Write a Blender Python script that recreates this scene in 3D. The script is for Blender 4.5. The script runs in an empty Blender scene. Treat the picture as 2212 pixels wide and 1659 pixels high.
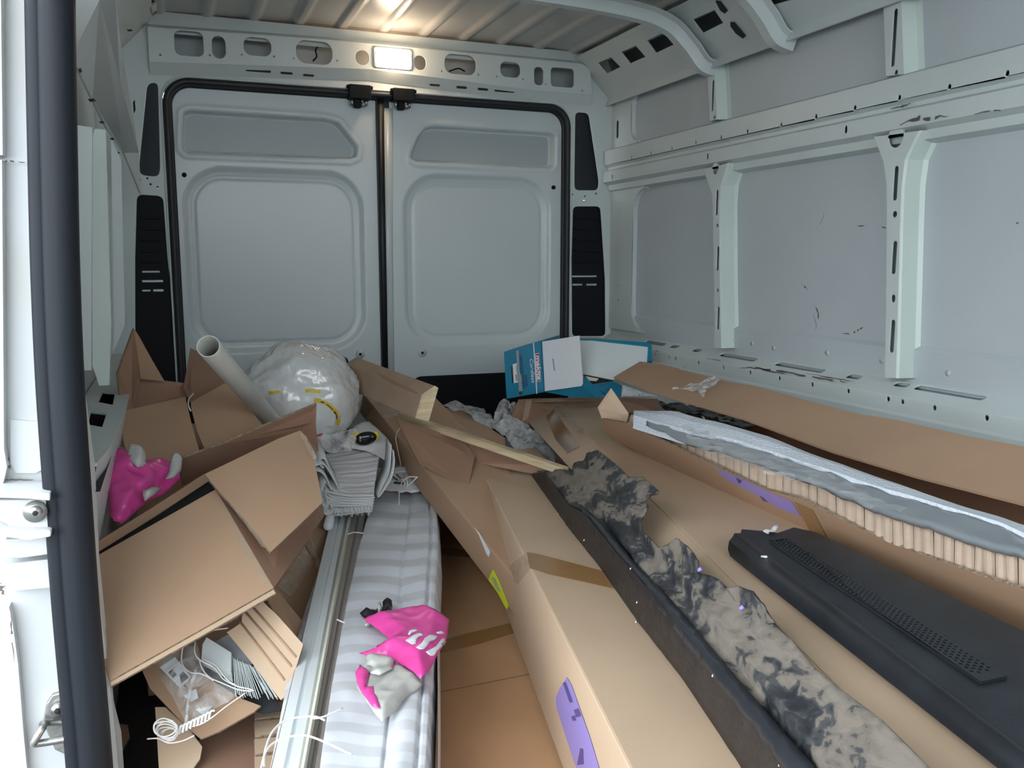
import bpy, bmesh, math, random
from mathutils import Vector, Matrix, noise
from mathutils.geometry import delaunay_2d_cdt
random.seed(7)
C = bpy.context.scene.collection
SC = bpy.context.scene
# ------------------------------------------------------------------ camera
FPX = 1857.5; YAW = math.radians(21.411); PIT = math.radians(8.089); CZ = 1.12
cam = bpy.data.objects.new('camera', bpy.data.cameras.new('camera')); C.objects.link(cam)
cam.location = (0, 0, CZ)
fwd = Vector((math.sin(YAW)*math.cos(PIT), math.cos(YAW)*math.cos(PIT), -math.sin(PIT)))
cam.rotation_euler = fwd.to_track_quat('-Z', 'Y').to_euler()
cam.data.sensor_fit = 'HORIZONTAL'; cam.data.sensor_width = 36; cam.data.lens = 36*FPX/2212
cam.data.clip_start = 0.02
SC.camera = cam
# ------------------------------------------------------------------ light
w = bpy.data.worlds.new('overcast_sky'); SC.world = w; w.use_nodes = True
wn = w.node_tree; wn.nodes.clear()
wo = wn.nodes.new('ShaderNodeOutputWorld'); wb = wn.nodes.new('ShaderNodeBackground')
wb.inputs[0].default_value = (0.87, 0.945, 1.0, 1); wb.inputs[1].default_value = 3.8
wn.links.new(wb.outputs[0], wo.inputs[0])
SC.view_settings.view_transform = 'Standard'; SC.view_settings.look = 'None'
SC.view_settings.exposure = 0.70; SC.view_settings.gamma = 1; SC.view_settings.use_curve_mapping = False
def point_light(name, loc, power, col, r):
    l = bpy.data.lights.new(name, 'POINT'); l.energy = power; l.color = col; l.shadow_soft_size = r
    o = bpy.data.objects.new(name, l); o.location = loc; C.objects.link(o); return o
# ------------------------------------------------------------------ geometry of the place
def ray(u, v):
    r = (u-1106)/FPX; up = -(v-829.5)/FPX
    f = math.cos(PIT)+math.sin(PIT)*up; z = -math.sin(PIT)+math.cos(PIT)*up
    return Vector((r*math.cos(YAW)+f*math.sin(YAW), -r*math.sin(YAW)+f*math.cos(YAW), z))
O = Vector((0, 0, CZ))
def P(u, v, X=None, Y=None, Z=None):
    d = ray(u, v)
    t = X/d.x if X is not None else Y/d.y if Y is not None else (Z-CZ)/d.z
    return O+d*t
class Pl:
    """a real plane through three surveyed points"""
    def __init__(s, a, b, c):
        s.o = a.copy(); s.n = (b-a).cross(c-a).normalized()
        if s.n.dot(O-a) < 0: s.n = -s.n
    def at(s, u, v, lift=0.0):
        d = ray(u, v); t = (s.o-O).dot(s.n)/d.dot(s.n)
        return O+d*t+s.n*lift
    def pts(s, L, lift=0.0): return [s.at(u, v, lift) for u, v in L]
# ------------------------------------------------------------------ materials
def mat(name, col, rough=0.5, metal=0.0, spec=0.5, bump=0.0, bscale=60, var=0.0, vscale=4, var_col=None,
        coat=0.0, stretch=None, trans=0.0, emis=None, estr=0.0, thresh=None, sss=0.0):
    m = bpy.data.materials.new(name); m.use_nodes = True; nt = m.node_tree; b = nt.nodes['Principled BSDF']
    b.inputs['Base Color'].default_value = (*col, 1); b.inputs['Roughness'].default_value = rough
    b.inputs['Metallic'].default_value = metal; b.inputs['Specular IOR Level'].default_value = spec
    b.inputs['Coat Weight'].default_value = coat
    if emis: b.inputs['Emission Color'].default_value = (*emis, 1); b.inputs['Emission Strength'].default_value = estr
    tc = nt.nodes.new('ShaderNodeTexCoord'); src = tc.outputs['Object']
    if stretch:
        mp = nt.nodes.new('ShaderNodeMapping'); mp.inputs['Scale'].default_value = stretch
        nt.links.new(src, mp.inputs[0]); src = mp.outputs[0]
    if var > 0:
        n = nt.nodes.new('ShaderNodeTexNoise'); n.inputs['Scale'].default_value = vscale; n.inputs['Detail'].default_value = 6
        nt.links.new(src, n.inputs['Vector'])
        r = nt.nodes.new('ShaderNodeValToRGB'); lo, hi = thresh or (0.35, 0.65)
        r.color_ramp.elements[0].position = lo; r.color_ramp.elements[1].position = hi
        vc = var_col or tuple(c*(1-var) for c in col)
        r.color_ramp.elements[0].color = (*vc, 1); r.color_ramp.elements[1].color = (*col, 1)
        nt.links.new(n.outputs[0], r.inputs[0]); nt.links.new(r.outputs[0], b.inputs['Base Color'])
    if bump > 0:
        n2 = nt.nodes.new('ShaderNodeTexNoise'); n2.inputs['Scale'].default_value = bscale; n2.inputs['Detail'].default_value = 4
        nt.links.new(src, n2.inputs['Vector'])
        bp = nt.nodes.new('ShaderNodeBump'); bp.inputs['Strength'].default_value = bump; bp.inputs['Distance'].default_value = 0.01
        nt.links.new(n2.outputs[0], bp.inputs['Height']); nt.links.new(bp.outputs[0], b.inputs['Normal'])
    return m
def film(name, col, opac, rough=0.12, bump=0.6, bscale=18, white=0.0):
    m = bpy.data.materials.new(name); m.use_nodes = True; nt = m.node_tree; b = nt.nodes['Principled BSDF']
    b.inputs['Base Color'].default_value = (*col, 1); b.inputs['Roughness'].default_value = rough
    b.inputs['Specular IOR Level'].default_value = 0.9
    tc = nt.nodes.new('ShaderNodeTexCoord')
    n2 = nt.nodes.new('ShaderNodeTexNoise'); n2.inputs['Scale'].default_value = bscale; n2.inputs['Detail'].default_value = 3
    n2.inputs['Distortion'].default_value = 1.2
    nt.links.new(tc.outputs['Object'], n2.inputs['Vector'])
    bp = nt.nodes.new('ShaderNodeBump'); bp.inputs['Strength'].default_value = bump; bp.inputs['Distance'].default_value = 0.02
    nt.links.new(n2.outputs[0], bp.inputs['Height']); nt.links.new(bp.outputs[0], b.inputs['Normal'])
    mr = nt.nodes.new('ShaderNodeMapRange'); mr.inputs[1].default_value = 0.3; mr.inputs[2].default_value = 0.75
    mr.inputs[3].default_value = max(0, opac-0.15); mr.inputs[4].default_value = min(1, opac+0.25)
    nt.links.new(n2.outputs[0], mr.inputs[0]); nt.links.new(mr.outputs[0], b.inputs['Alpha'])
    return m
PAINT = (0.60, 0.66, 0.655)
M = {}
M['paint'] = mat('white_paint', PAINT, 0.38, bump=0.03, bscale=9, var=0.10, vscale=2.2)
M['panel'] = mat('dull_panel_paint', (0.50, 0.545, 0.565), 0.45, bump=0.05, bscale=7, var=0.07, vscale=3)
M['door'] = mat('door_paint', (0.60, 0.665, 0.68), 0.30, bump=0.02, bscale=6, var=0.05, vscale=2)
M['roof'] = mat('roof_paint', (0.52, 0.53, 0.52), 0.28, var=0.12, vscale=3)
M['greenpaint'] = mat('pale_green_paint', (0.60, 0.69, 0.64), 0.4, var=0.06, vscale=4)
M['outer'] = mat('exterior_white_paint', (0.58, 0.60, 0.61), 0.35, var=0.25, vscale=3.5, var_col=(0.55, 0.55, 0.52), thresh=(0.28, 0.45))
M['grime'] = mat('rust_brown_grime', (0.16, 0.12, 0.10), 0.9, var=0.4, vscale=30)
M['scuff'] = mat('dark_scuff', (0.10, 0.095, 0.095), 0.7)
M['black'] = mat('black_plastic', (0.006, 0.008, 0.011), 0.6, spec=0.2)
M['rubber'] = mat('black_rubber', (0.010, 0.012, 0.016), 0.5)
M['seal'] = mat('grey_black_weatherstrip', (0.012, 0.015, 0.020), 0.5, spec=0.22)
M['dark'] = mat('dark_painted_shade', (0.02, 0.022, 0.025), 0.9)
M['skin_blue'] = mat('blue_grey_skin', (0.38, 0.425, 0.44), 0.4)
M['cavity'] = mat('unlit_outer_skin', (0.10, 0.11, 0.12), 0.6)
M['steel'] = mat('worn_steel', (0.42, 0.42, 0.40), 0.35, metal=0.9, bump=0.1, bscale=80)
M['lens'] = mat('lamp_lens', (1, 0.9, 0.8), 0.3, emis=(1.0, 0.90, 0.78), estr=5.0)
M['floor'] = mat('floor_mat', (0.035, 0.035, 0.038), 0.8, bump=0.2)
M['ground'] = mat('asphalt', (0.16, 0.16, 0.16), 0.9, bump=0.3, var=0.3, vscale=20)
def cb(name, col, **k):
    return mat(name, col, 0.62, spec=0.25, bump=0.06, bscale=35, var=0.13, vscale=3.0, **k)
M['card'] = cb('kraft_cardboard', (0.44, 0.285, 0.185))
M['card_light'] = cb('light_kraft_cardboard', (0.54, 0.395, 0.275))
M['card_red_shaded'] = cb('reddish_shaded_cardboard', (0.34, 0.20, 0.135))  # darker kraft: shade painted on inner and turned-away faces, also reddish cartons
M['card_orange'] = cb('orange_kraft_cardboard', (0.52, 0.305, 0.165))
M['card_edge'] = mat('cut_cardboard_edge', (0.30, 0.22, 0.15), 0.9, bump=0.6, bscale=160, var=0.45, vscale=140)
M['tape'] = mat('brown_packing_tape', (0.30, 0.16, 0.06), 0.12, bump=0.10, bscale=25, spec=0.6)
M['cleartape'] = film('clear_tape', (0.62, 0.50, 0.38), 0.25, rough=0.1, bump=0.3, bscale=40)
M['purple'] = mat('purple_sticker', (0.30, 0.24, 0.60), 0.35)
M['purple_dk'] = mat('purple_print', (0.10, 0.07, 0.22), 0.5)
M['yellow'] = mat('fluorescent_yellow_sticker', (0.62, 0.68, 0.03), 0.4)
M['white'] = mat('white_paper', (0.72, 0.74, 0.76), 0.5)
M['ink'] = mat('black_ink', (0.03, 0.03, 0.03), 0.6)
M['greyink'] = mat('grey_ink', (0.30, 0.31, 0.33), 0.6)
M['teal'] = mat('teal_print', (0.012, 0.20, 0.33), 0.35, var=0.12, vscale=6)
M['teal_dk'] = mat('dark_teal_print', (0.008, 0.10, 0.19), 0.4)
M['red'] = mat('red_print', (0.42, 0.03, 0.05), 0.4)
M['pink'] = mat('pink_poly_film', (0.68, 0.065, 0.31), 0.28, bump=0.12, bscale=25, spec=0.6)
M['grey_film'] = mat('grey_poly_film', (0.46, 0.46, 0.43), 0.28, bump=0.15, bscale=25, spec=0.6)
M['blackfilm'] = mat('black_poly_film', (0.012, 0.014, 0.018), 0.3, bump=0.2, bscale=30)
M['wood'] = mat('pine_wood', (0.66, 0.52, 0.33), 0.6, var=0.35, vscale=7, stretch=(1, 1, 14), bump=0.1)
M['wood_dark'] = mat('weathered_wood', (0.40, 0.28, 0.195), 0.6, var=0.3, vscale=5, bump=0.1)
M['alu'] = mat('white_aluminium', (0.68, 0.72, 0.74), 0.4, spec=0.5)
M['cream'] = mat('cream_plastic', (0.74, 0.73, 0.60), 0.5)
M['taupe'] = mat('taupe_aluminium', (0.30, 0.275, 0.255), 0.35, metal=0.2)
M['cord'] = mat('white_cord', (0.70, 0.68, 0.66), 0.6)
M['pvc'] = mat('pvc_plastic', (0.52, 0.53, 0.49), 0.35, var=0.08, vscale=8)
M['foam'] = mat('white_foam', (0.62, 0.66, 0.72), 0.85, bump=0.5, bscale=150)
M['honey'] = mat('honeycomb_paper', (0.50, 0.38, 0.29), 0.85, bump=0.15, bscale=60, var=0.15, vscale=30)
M['greyfoil'] = mat('grey_wrapped_panel', (0.20, 0.22, 0.235), 0.25, bump=0.2, bscale=12)
M['bagfilm'] = mat('white_translucent_bag', (0.68, 0.71, 0.71), 0.16, bump=0.9, bscale=16, spec=0.8, var=0.22, vscale=4, var_col=(0.52, 0.50, 0.48), stretch=(1, 1, 0.5))
M['clear'] = film('clear_poly_film', (0.75, 0.78, 0.80), 0.22, rough=0.08, bump=0.9, bscale=22)
M['clearw'] = film('cloudy_poly_film', (0.80, 0.80, 0.81), 0.46, rough=0.08, bump=1.0, bscale=26)
M['yellow_print'] = mat('yellow_print', (0.62, 0.44, 0.03), 0.4)
M['blackgloss'] = mat('glossy_black_plastic', (0.006, 0.007, 0.009), 0.15)
M['yel_pl'] = mat('yellow_plastic', (0.72, 0.52, 0.02), 0.35)
M['panel_black'] = mat('black_grille_plastic', (0.022, 0.026, 0.033), 0.38, bump=0.05, bscale=200, var=0.3, vscale=20)
M['bronze'] = mat('brown_black_plastic', (0.026, 0.020, 0.018), 0.5, bump=0.3, bscale=90, var=0.3, vscale=30)
M['slat'] = mat('pale_blind_slat', (0.62, 0.67, 0.67), 0.4)
def mud_mat():
    m = bpy.data.materials.new('muddy_black_plastic'); m.use_nodes = True; nt = m.node_tree; b = nt.nodes['Principled BSDF']
    tc = nt.nodes.new('ShaderNodeTexCoord')
    mp = nt.nodes.new('ShaderNodeMapping'); mp.inputs['Rotation'].default_value = (0, 0, 0.30); mp.inputs['Scale'].default_value = (2.4, 0.8, 1); nt.links.new(tc.outputs['Object'], mp.inputs[0])
    def nz(sc, det, dist, src):
        n = nt.nodes.new('ShaderNodeTexNoise'); n.inputs['Scale'].default_value = sc; n.inputs['Detail'].default_value = det; n.inputs['Distortion'].default_value = dist
        nt.links.new(src, n.inputs[0]); return n.outputs[0]
    big = nz(4.5, 10, 1.4, mp.outputs[0]); fine = nz(75, 6, 0.3, tc.outputs['Object']); streak = nz(34, 7, 0.8, mp.outputs[0])
    ad = nt.nodes.new('ShaderNodeMath'); ad.operation = 'MULTIPLY_ADD'; ad.inputs[1].default_value = 0.55; nt.links.new(streak, ad.inputs[0]); nt.links.new(big, ad.inputs[2])
    ad2 = nt.nodes.new('ShaderNodeMath'); ad2.operation = 'MULTIPLY_ADD'; ad2.inputs[1].default_value = 0.16; nt.links.new(fine, ad2.inputs[0]); nt.links.new(ad.outputs[0], ad2.inputs[2])
    r = nt.nodes.new('ShaderNodeValToRGB'); e = r.color_ramp.elements
    e[0].position = 0.70; e[0].color = (0.014, 0.016, 0.020, 1); e[1].position = 1.0; e[1].color = (0.165, 0.142, 0.118, 1)
    for p, c in ((0.80, (0.026, 0.028, 0.032)), (0.868, (0.050, 0.050, 0.050)), (0.880, (0.118, 0.102, 0.086))):
        x = e.new(p); x.color = (*c, 1)
    nt.links.new(ad2.outputs[0], r.inputs[0]); nt.links.new(r.outputs[0], b.inputs['Base Color'])
    r2 = nt.nodes.new('ShaderNodeMapRange'); r2.inputs[1].default_value = 0.78; r2.inputs[2].default_value = 0.88; r2.inputs[3].default_value = 0.42; r2.inputs[4].default_value = 0.9
    nt.links.new(ad2.outputs[0], r2.inputs[0]); nt.links.new(r2.outputs[0], b.inputs['Roughness'])
    bp = nt.nodes.new('ShaderNodeBump'); bp.inputs['Strength'].default_value = 0.6; bp.inputs['Distance'].default_value = 0.008
    nt.links.new(ad2.outputs[0], bp.inputs['Height']); nt.links.new(bp.outputs[0], b.inputs['Normal'])
    return m
M['mud'] = mud_mat()
def stripe_mat(name, period, c1, c2, ratio=0.5):
    m = bpy.data.materials.new(name); m.use_nodes = True; nt = m.node_tree; b = nt.nodes['Principled BSDF']
    uv = nt.nodes.new('ShaderNodeUVMap'); sp = nt.nodes.new('ShaderNodeSeparateXYZ'); nt.links.new(uv.outputs[0], sp.inputs[0])
    d = nt.nodes.new('ShaderNodeMath'); d.operation = 'DIVIDE'; d.inputs[1].default_value = period; nt.links.new(sp.outputs[1], d.inputs[0])
    f = nt.nodes.new('ShaderNodeMath'); f.operation = 'FRACT'; nt.links.new(d.outputs[0], f.inputs[0])
    r = nt.nodes.new('ShaderNodeValToRGB'); e = r.color_ramp.elements
    e[0].position = ratio-0.06; e[0].color = (*c1, 1); e[1].position = ratio+0.02; e[1].color = (*c2, 1)
    x = e.new(0.93); x.color = (*c2, 1); y = e.new(1.0); y.color = (*c1, 1)
    nt.links.new(f.outputs[0], r.inputs[0]); nt.links.new(r.outputs[0], b.inputs['Base Color'])
    b.inputs['Roughness'].default_value = 0.85
    tc = nt.nodes.new('ShaderNodeTexCoord'); n = nt.nodes.new('ShaderNodeTexNoise'); n.inputs['Scale'].default_value = 250
    nt.links.new(tc.outputs['Object'], n.inputs[0]); bp = nt.nodes.new('ShaderNodeBump'); bp.inputs['Strength'].default_value = 0.15
    nt.links.new(n.outputs[0], bp.inputs['Height']); nt.links.new(bp.outputs[0], b.inputs['Normal'])
    return m
M['stripe'] = stripe_mat('striped_blind_fabric', 0.083, (0.64, 0.66, 0.70), (0.545, 0.55, 0.575))
M['rib_fabric'] = stripe_mat('ribbed_blind_fabric', 0.012, (0.57, 0.555, 0.56), (0.49, 0.475, 0.48))
M['plain_fabric'] = mat('grey_white_fabric', (0.60, 0.61, 0.61), 0.9, bump=0.15, bscale=200)
# ------------------------------------------------------------------ builders
def link(o, parent=None):
    C.objects.link(o)
    if parent is not None:
        o.parent = parent; o.matrix_parent_inverse = Matrix.Identity(4)
        o.location = -parent_world(parent)
    return o
def parent_world(p):
    v = Vector((0, 0, 0))
    while p is not None: v = v+p.location; p = p.parent
    return v
def mk(name, verts, faces, m, parent=None, smooth=False, m2=None, m2faces=(), uv=None):
    me = bpy.data.meshes.new(name); me.from_pydata([tuple(v) for v in verts], [], faces); me.update()
    me.materials.append(M[m] if isinstance(m, str) else m)
    if m2: me.materials.append(M[m2] if isinstance(m2, str) else m2)
    for i in m2faces: me.polygons[i].material_index = 1
    if smooth: me.polygons.foreach_set('use_smooth', [True]*len(me.polygons))
    if uv:
        l = me.uv_layers.new(name='UVMap')
        for lp in me.loops: l.data[lp.index].uv = uv[lp.vertex_index]
    return link(bpy.data.objects.new(name, me), parent)
def recenter(o):
    """put the origin of a top-level mesh at the middle of its base"""
    me = o.data; vs = [v.co for v in me.vertices]
    c = Vector(((min(v.x for v in vs)+max(v.x for v in vs))/2, (min(v.y for v in vs)+max(v.y for v in vs))/2, min(v.z for v in vs)))
    me.transform(Matrix.Translation(-c)); o.location = c; return o
def thing(name, label, cat, loc=(0, 0, 0), group=None):
    o = bpy.data.objects.new(name, None); C.objects.link(o); o.location = loc; o.empty_display_size = 0.05
    o['label'] = label; o['category'] = cat
    if group: o['group'] = group
    return o
def tag(o, label, cat, group=None):
    o['label'] = label; o['category'] = cat
    if group: o['group'] = group
    return o
def struct(o): o['kind'] = 'structure'; return o
def fix(o):
    bm = bmesh.new(); bm.from_mesh(o.data); bmesh.ops.recalc_face_normals(bm, faces=bm.faces); bm.to_mesh(o.data); bm.free(); return o
def rrect(x0, y0, x1, y1, r, n=5):
    out = []
    for cx, cy, a in ((x1-r, y1-r, 0), (x0+r, y1-r, 90), (x0+r, y0+r, 180), (x1-r, y0+r, 270)):
        for i in range(n+1):
            t = math.radians(a+90*i/n); out.append((cx+r*math.cos(t), cy+r*math.sin(t)))
    return out
def circ(x, y, r, n=10, k=1.0): return [(x+r*math.cos(2*math.pi*i/n), y+k*r*math.sin(2*math.pi*i/n)) for i in range(n)]
def roundpoly(pts, r, n=4):
    out = []; N = len(pts)
    for i in range(N):
        p = Vector(pts[i]); a = Vector(pts[i-1]); b = Vector(pts[(i+1) % N])
        da = (a-p); db = (b-p); ra = min(r, da.length*0.45); rb = min(r, db.length*0.45)
        q0 = p+da.normalized()*ra; q1 = p+db.normalized()*rb
        for k in range(n+1):
            t = k/n; out.append(tuple(q0*(1-t)**2+p*2*t*(1-t)+q1*t**2))
    return out
def plate(name, outline, holes, th, frame, m, parent=None, bev=0.0015):
    """sheet with real holes; frame = (origin, a axis, b axis), thickness goes behind (away from normal)"""
    cu = bpy.data.curves.new(name, 'CURVE'); cu.dimensions = '2D'; cu.fill_mode = 'BOTH'
    cu.extrude = th/2; cu.bevel_depth = bev; cu.bevel_resolution = 1; cu.offset = -bev
    for L in [outline]+list(holes):
        s = cu.splines.new('POLY'); s.points.add(len(L)-1); s.use_cyclic_u = True
        for i, p in enumerate(L): s.points[i].co = (p[0], p[1], 0, 1)
    tmp = bpy.data.objects.new('tmp', cu); C.objects.link(tmp)
    dg = bpy.context.evaluated_depsgraph_get(); me = bpy.data.meshes.new_from_object(tmp.evaluated_get(dg))
    bpy.data.objects.remove(tmp); bpy.data.curves.remove(cu)
    me.name = name; me.materials.clear(); me.materials.append(M[m])
    o, a, b = frame; a = Vector(a).normalized(); b = Vector(b).normalized(); nrm = a.cross(b)
    mt = Matrix.Identity(4)
    for i in range(3): mt[i][0] = a[i]; mt[i][1] = b[i]; mt[i][2] = nrm[i]; mt[i][3] = o[i]-nrm[i]*(th/2+bev)
    me.transform(mt); me.polygons.foreach_set('use_smooth', [False]*len(me.polygons))
    return link(bpy.data.objects.new(name, me), parent)
def board(name, pts, th, m='card', parent=None, edge='card_edge', away=None):
    """polygon of sheet material, thickness th, given face kept in place"""
    n = len(pts); nr = Vector((0, 0, 0))
    for i in range(n):
        a, b = pts[i], pts[(i+1) % n]; nr += a.cross(b)
    nr.normalize()
    c = sum(pts, Vector())/n
    if away is None:
        if nr.dot(O-c) > 0: nr = -nr
    elif nr.dot(away) < 0: nr = -nr
    V = list(pts)+[p+nr*th for p in pts]
    F = [tuple(range(n)), tuple(range(2*n-1, n-1, -1))]+[(i, (i+1) % n, n+(i+1) % n, n+i) for i in range(n)]
    o = mk(name, V, F, m, parent, m2=edge, m2faces=range(2, 2+n)); return fix(o)
def solid(name, top, vec, m, parent=None, bev=0.003, seg=2, bottom=None, smooth=False):
    n = len(top); bot = bottom or [p+Vector(vec) for p in top]
    bm = bmesh.new(); a = [bm.verts.new(p) for p in top]; b = [bm.verts.new(p) for p in bot]
    bm.faces.new(a); bm.faces.new(b[::-1])
    for i in range(n): bm.faces.new((a[i], b[i], b[(i+1) % n], a[(i+1) % n]))
    bmesh.ops.recalc_face_normals(bm, faces=bm.faces)
    if bev > 0: bmesh.ops.bevel(bm, geom=bm.edges[:], offset=bev, segments=seg, profile=0.6, affect='EDGES')
    me = bpy.data.meshes.new(name); bm.to_mesh(me); bm.free(); me.materials.append(M[m])
    return link(bpy.data.objects.new(name, me), parent)
def box(name, lo, hi, m, parent=None, bev=0.002, seg=1):
    x0, y0, z0 = lo; x1, y1, z1 = hi
    return solid(name, [Vector(p) for p in ((x0, y0, z1), (x1, y0, z1), (x1, y1, z1), (x0, y1, z1))], (0, 0, z0-z1), m, parent, bev, seg)
def catmull(pts, k=6, closed=False):
    out = []; n = len(pts); rng = n if closed else n-1
    for i in range(rng):
        p0 = pts[(i-1) % n] if closed or i > 0 else pts[0]*2-pts[1]
        p1 = pts[i]; p2 = pts[(i+1) % n]; p3 = pts[(i+2) % n] if closed or i+2 < n else p2*2-p1
        for j in range(k):
            t = j/k; out.append(0.5*((2*p1)+(p2-p0)*t+(2*p0-5*p1+4*p2-p3)*t*t+(3*p1-p0-3*p2+p3)*t**3))
    if not closed: out.append(pts[-1])
    return out
def tube(name, pts, r, m, parent=None, seg=8, closed=False, cap=True, prof=None, up=None, smooth=True):
    """sweep of a round (or given) profile along a path"""
    V = []; F = []; n = len(pts)
    prof = prof or [(r*math.cos(2*math.pi*i/seg), r*math.sin(2*math.pi*i/seg)) for i in range(seg)]
    seg = len(prof); U = Vector(up) if up else None
    for i in range(n):
        a = pts[i-1] if (i > 0 or closed) else pts[i]; b = pts[(i+1) % n] if (i < n-1 or closed) else pts[i]
        t = (b-a).normalized()
        if U is None: U = Vector((0, 0, 1)) if abs(t.z) < 0.9 else Vector((1, 0, 0))
        s = t.cross(U).normalized(); u2 = s.cross(t).normalized()
        if not up: U = u2
        for x, y in prof: V.append(pts[i]+s*x+u2*y)
    m_ = n if closed else n-1
    for i in range(m_):
        for j in range(seg):
            a = i*seg+j; b = i*seg+(j+1) % seg; c = ((i+1) % n)*seg+(j+1) % seg; d = ((i+1) % n)*seg+j
            F.append((a, b, c, d))
    if cap and not closed: F.append(tuple(range(seg))[::-1]); F.append(tuple(range((n-1)*seg, n*seg)))
    return fix(mk(name, V, F, m, parent, smooth))
def grid(name, fn, nu, nv, m, parent=None, smooth=True, uvf=None, th=0.0, thn=None):
    V = []; F = []; UV = []
    for j in range(nv+1):
        for i in range(nu+1):
            V.append(fn(i/nu, j/nv))
            if uvf: UV.append(uvf(i/nu, j/nv))
    for j in range(nv):
        for i in range(nu):
            a = j*(nu+1)+i; F.append((a, a+1, a+nu+2, a+nu+1))
    o = mk(name, V, F, m, parent, smooth, uv=UV if uvf else None)
    if th > 0: thicken(o, th)
    return o
def thicken(o, th):
    md = o.modifiers.new('thickness', 'SOLIDIFY'); md.thickness = th; md.offset = 0; return o
def inpoly(p, L):
    c = False; j = len(L)-1
    for i in range(len(L)):
        if (L[i][1] > p[1]) != (L[j][1] > p[1]) and p[0] < (L[j][0]-L[i][0])*(p[1]-L[i][1])/(L[j][1]-L[i][1])+L[i][0]: c = not c
        j = i
    return c
def patch(name, pl, px, sp, hf, m, parent=None, th=0.0006, smooth=True, lift=0.0, mfn=None, m2=None):
    """sheet cut to an outline lying on plane pl, relief hf(x, y, edge distance)"""
    pts = [pl.at(u, v) for u, v in px]; c = pts[0]
    ax = (pts[1]-pts[0]).normalized(); ay = pl.n.cross(ax)
    L = [((p-c).dot(ax), (p-c).dot(ay)) for p in pts]
    D = []; n = len(L)
    for i in range(n):
        a = Vector(L[i]); b = Vector(L[(i+1) % n]); k = max(1, int((b-a).length/sp))
        for j in range(k): D.append(tuple(a+(b-a)*(j/k)))
    nb = len(D); x0 = min(p[0] for p in D); x1 = max(p[0] for p in D); y0 = min(p[1] for p in D); y1 = max(p[1] for p in D)
    y = y0; r = 0; I = []
    while y < y1:
        x = x0+(sp/2 if r % 2 else 0)
        while x < x1:
            q = (x+random.uniform(-.12, .12)*sp, y+random.uniform(-.12, .12)*sp)
            if inpoly(q, L) and min((Vector(q)-Vector(d)).length_squared for d in D) > (0.55*sp)**2: I.append(q)
            x += sp
        y += sp*0.87; r += 1
    vs, es, fs, *_ = delaunay_2d_cdt([Vector(p) for p in D+I], [(i, (i+1) % nb) for i in range(nb)], [list(range(nb))], 1, 1e-6)
    V = []
    for p in vs:
        e = min((p-Vector(d)).length for d in D)
        V.append(c+ax*p.x+ay*p.y+pl.n*(lift+hf(p.x, p.y, e)))
    o = mk(name, V, [tuple(f) for f in fs], m, parent, smooth, m2=m2)
    if th > 0 and not str(m).startswith('clear'): thicken(o, th)
    return o
def N3(x, y, s, k=0.0): return noise.noise(Vector((x*s, y*s, k)))
def decal(name, pl, px, m, parent, lift=0.0008): 
    return board(name, pl.pts(px, lift+0.0006), 0.0006, m, parent, edge=m)
def text(name, s, pl, a, b, m, parent, lift=0.0012, flip=1, shear=0.0, bold=0.0, yscale=1.0):
    cu = bpy.data.curves.new(name, 'FONT'); cu.body = s; cu.extrude = 0.00025; cu.offset = bold; cu.shear = shear
    tmp = bpy.data.objects.new('tmp', cu); C.objects.link(tmp)
    dg = bpy.context.evaluated_depsgraph_get(); me = bpy.data.meshes.new_from_object(tmp.evaluated_get(dg))
    bpy.data.objects.remove(tmp); bpy.data.curves.remove(cu); me.materials.clear(); me.materials.append(M[m]); me.name = name
    x1 = max(v.co.x for v in me.vertices); p = pl.at(*a, lift); q = pl.at(*b, lift)
    ax = (q-p).normalized(); ay = pl.n.cross(ax)*flip; k = (q-p).length/x1
    for v in me.vertices: v.co = p+ax*(v.co.x*k)+ay*(v.co.y*k*yscale)+pl.n*(v.co.z)
    return link(bpy.data.objects.new(name, me), parent)
# ================================================================== THE SETTING: van body
D = 3.322; XL = -0.152; XR = 1.718; XS = 1.776; ZC = 1.965
rear = lambda off=0.0: (Vector((0, D+off, 0)), (1, 0, 0), (0, 0, 1))   # plate frame facing the camera side
def rz(L, Y=D): return [(P(u, v, Y=Y).x, P(u, v, Y=Y).z) for u, v in L]
mk('ground', [(-14, -14, -0.62), (14, -14, -0.62), (14, 14, -0.62), (-14, 14, -0.62)], [(0, 1, 2, 3)], 'ground')['kind'] = 'structure'
fl = struct(box('floor', (-0.25, -0.9, -0.04), (1.82, 3.6, 0.0), 'floor'))
# ---- rear wall frame
S1 = roundpoly(rz([(318, 180), (341, 178), (346, 366), (341, 382), (302, 378), (301, 355)]), 0.02)
S2 = roundpoly(rz([(1243, 242), (1272, 244), (1294, 392), (1292, 411), (1242, 411), (1241, 392)]), 0.02)
S3 = roundpoly(rz([(296, 420), (352, 424), (362, 560), (392, 840), (392, 1010), (293, 1010), (292, 560)]), 0.02)
S4 = roundpoly(rz([(1238, 446), (1297, 446), (1307, 600), (1308, 726), (1236, 726), (1235, 560)]), 0.02)
opening = rrect(0.000, 0.40, 1.560, 1.757, 0.085, 8)
tiny = lambda L, r=0.004: [circ(*rz([p])[0], r, 8) for p in L]
WB = plate('wall_back', [(-0.23, 0), (1.80, 0), (1.80, 1.80), (1.72, 1.97), (-0.12, 1.97), (-0.23, 1.80)],
           [opening, rrect(0.045, 1.812, 1.575, 1.900, 0.01), S1, S2, S3, S4]+tiny([(325, 398), (340, 404), (302, 388), (1238, 420), (1288, 418), (1262, 434), (1264, 424), (318, 385)]),
           0.003, rear(), 'paint')
struct(WB)
HY = 3.292
def hz(L): return rz(L, HY)
def hr(u0, v0, u1, v1, r):
    a, b = hz([(u0, v1), (u1, v0)]); return rrect(a[0], a[1], b[0], b[1], r, 5)
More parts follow.
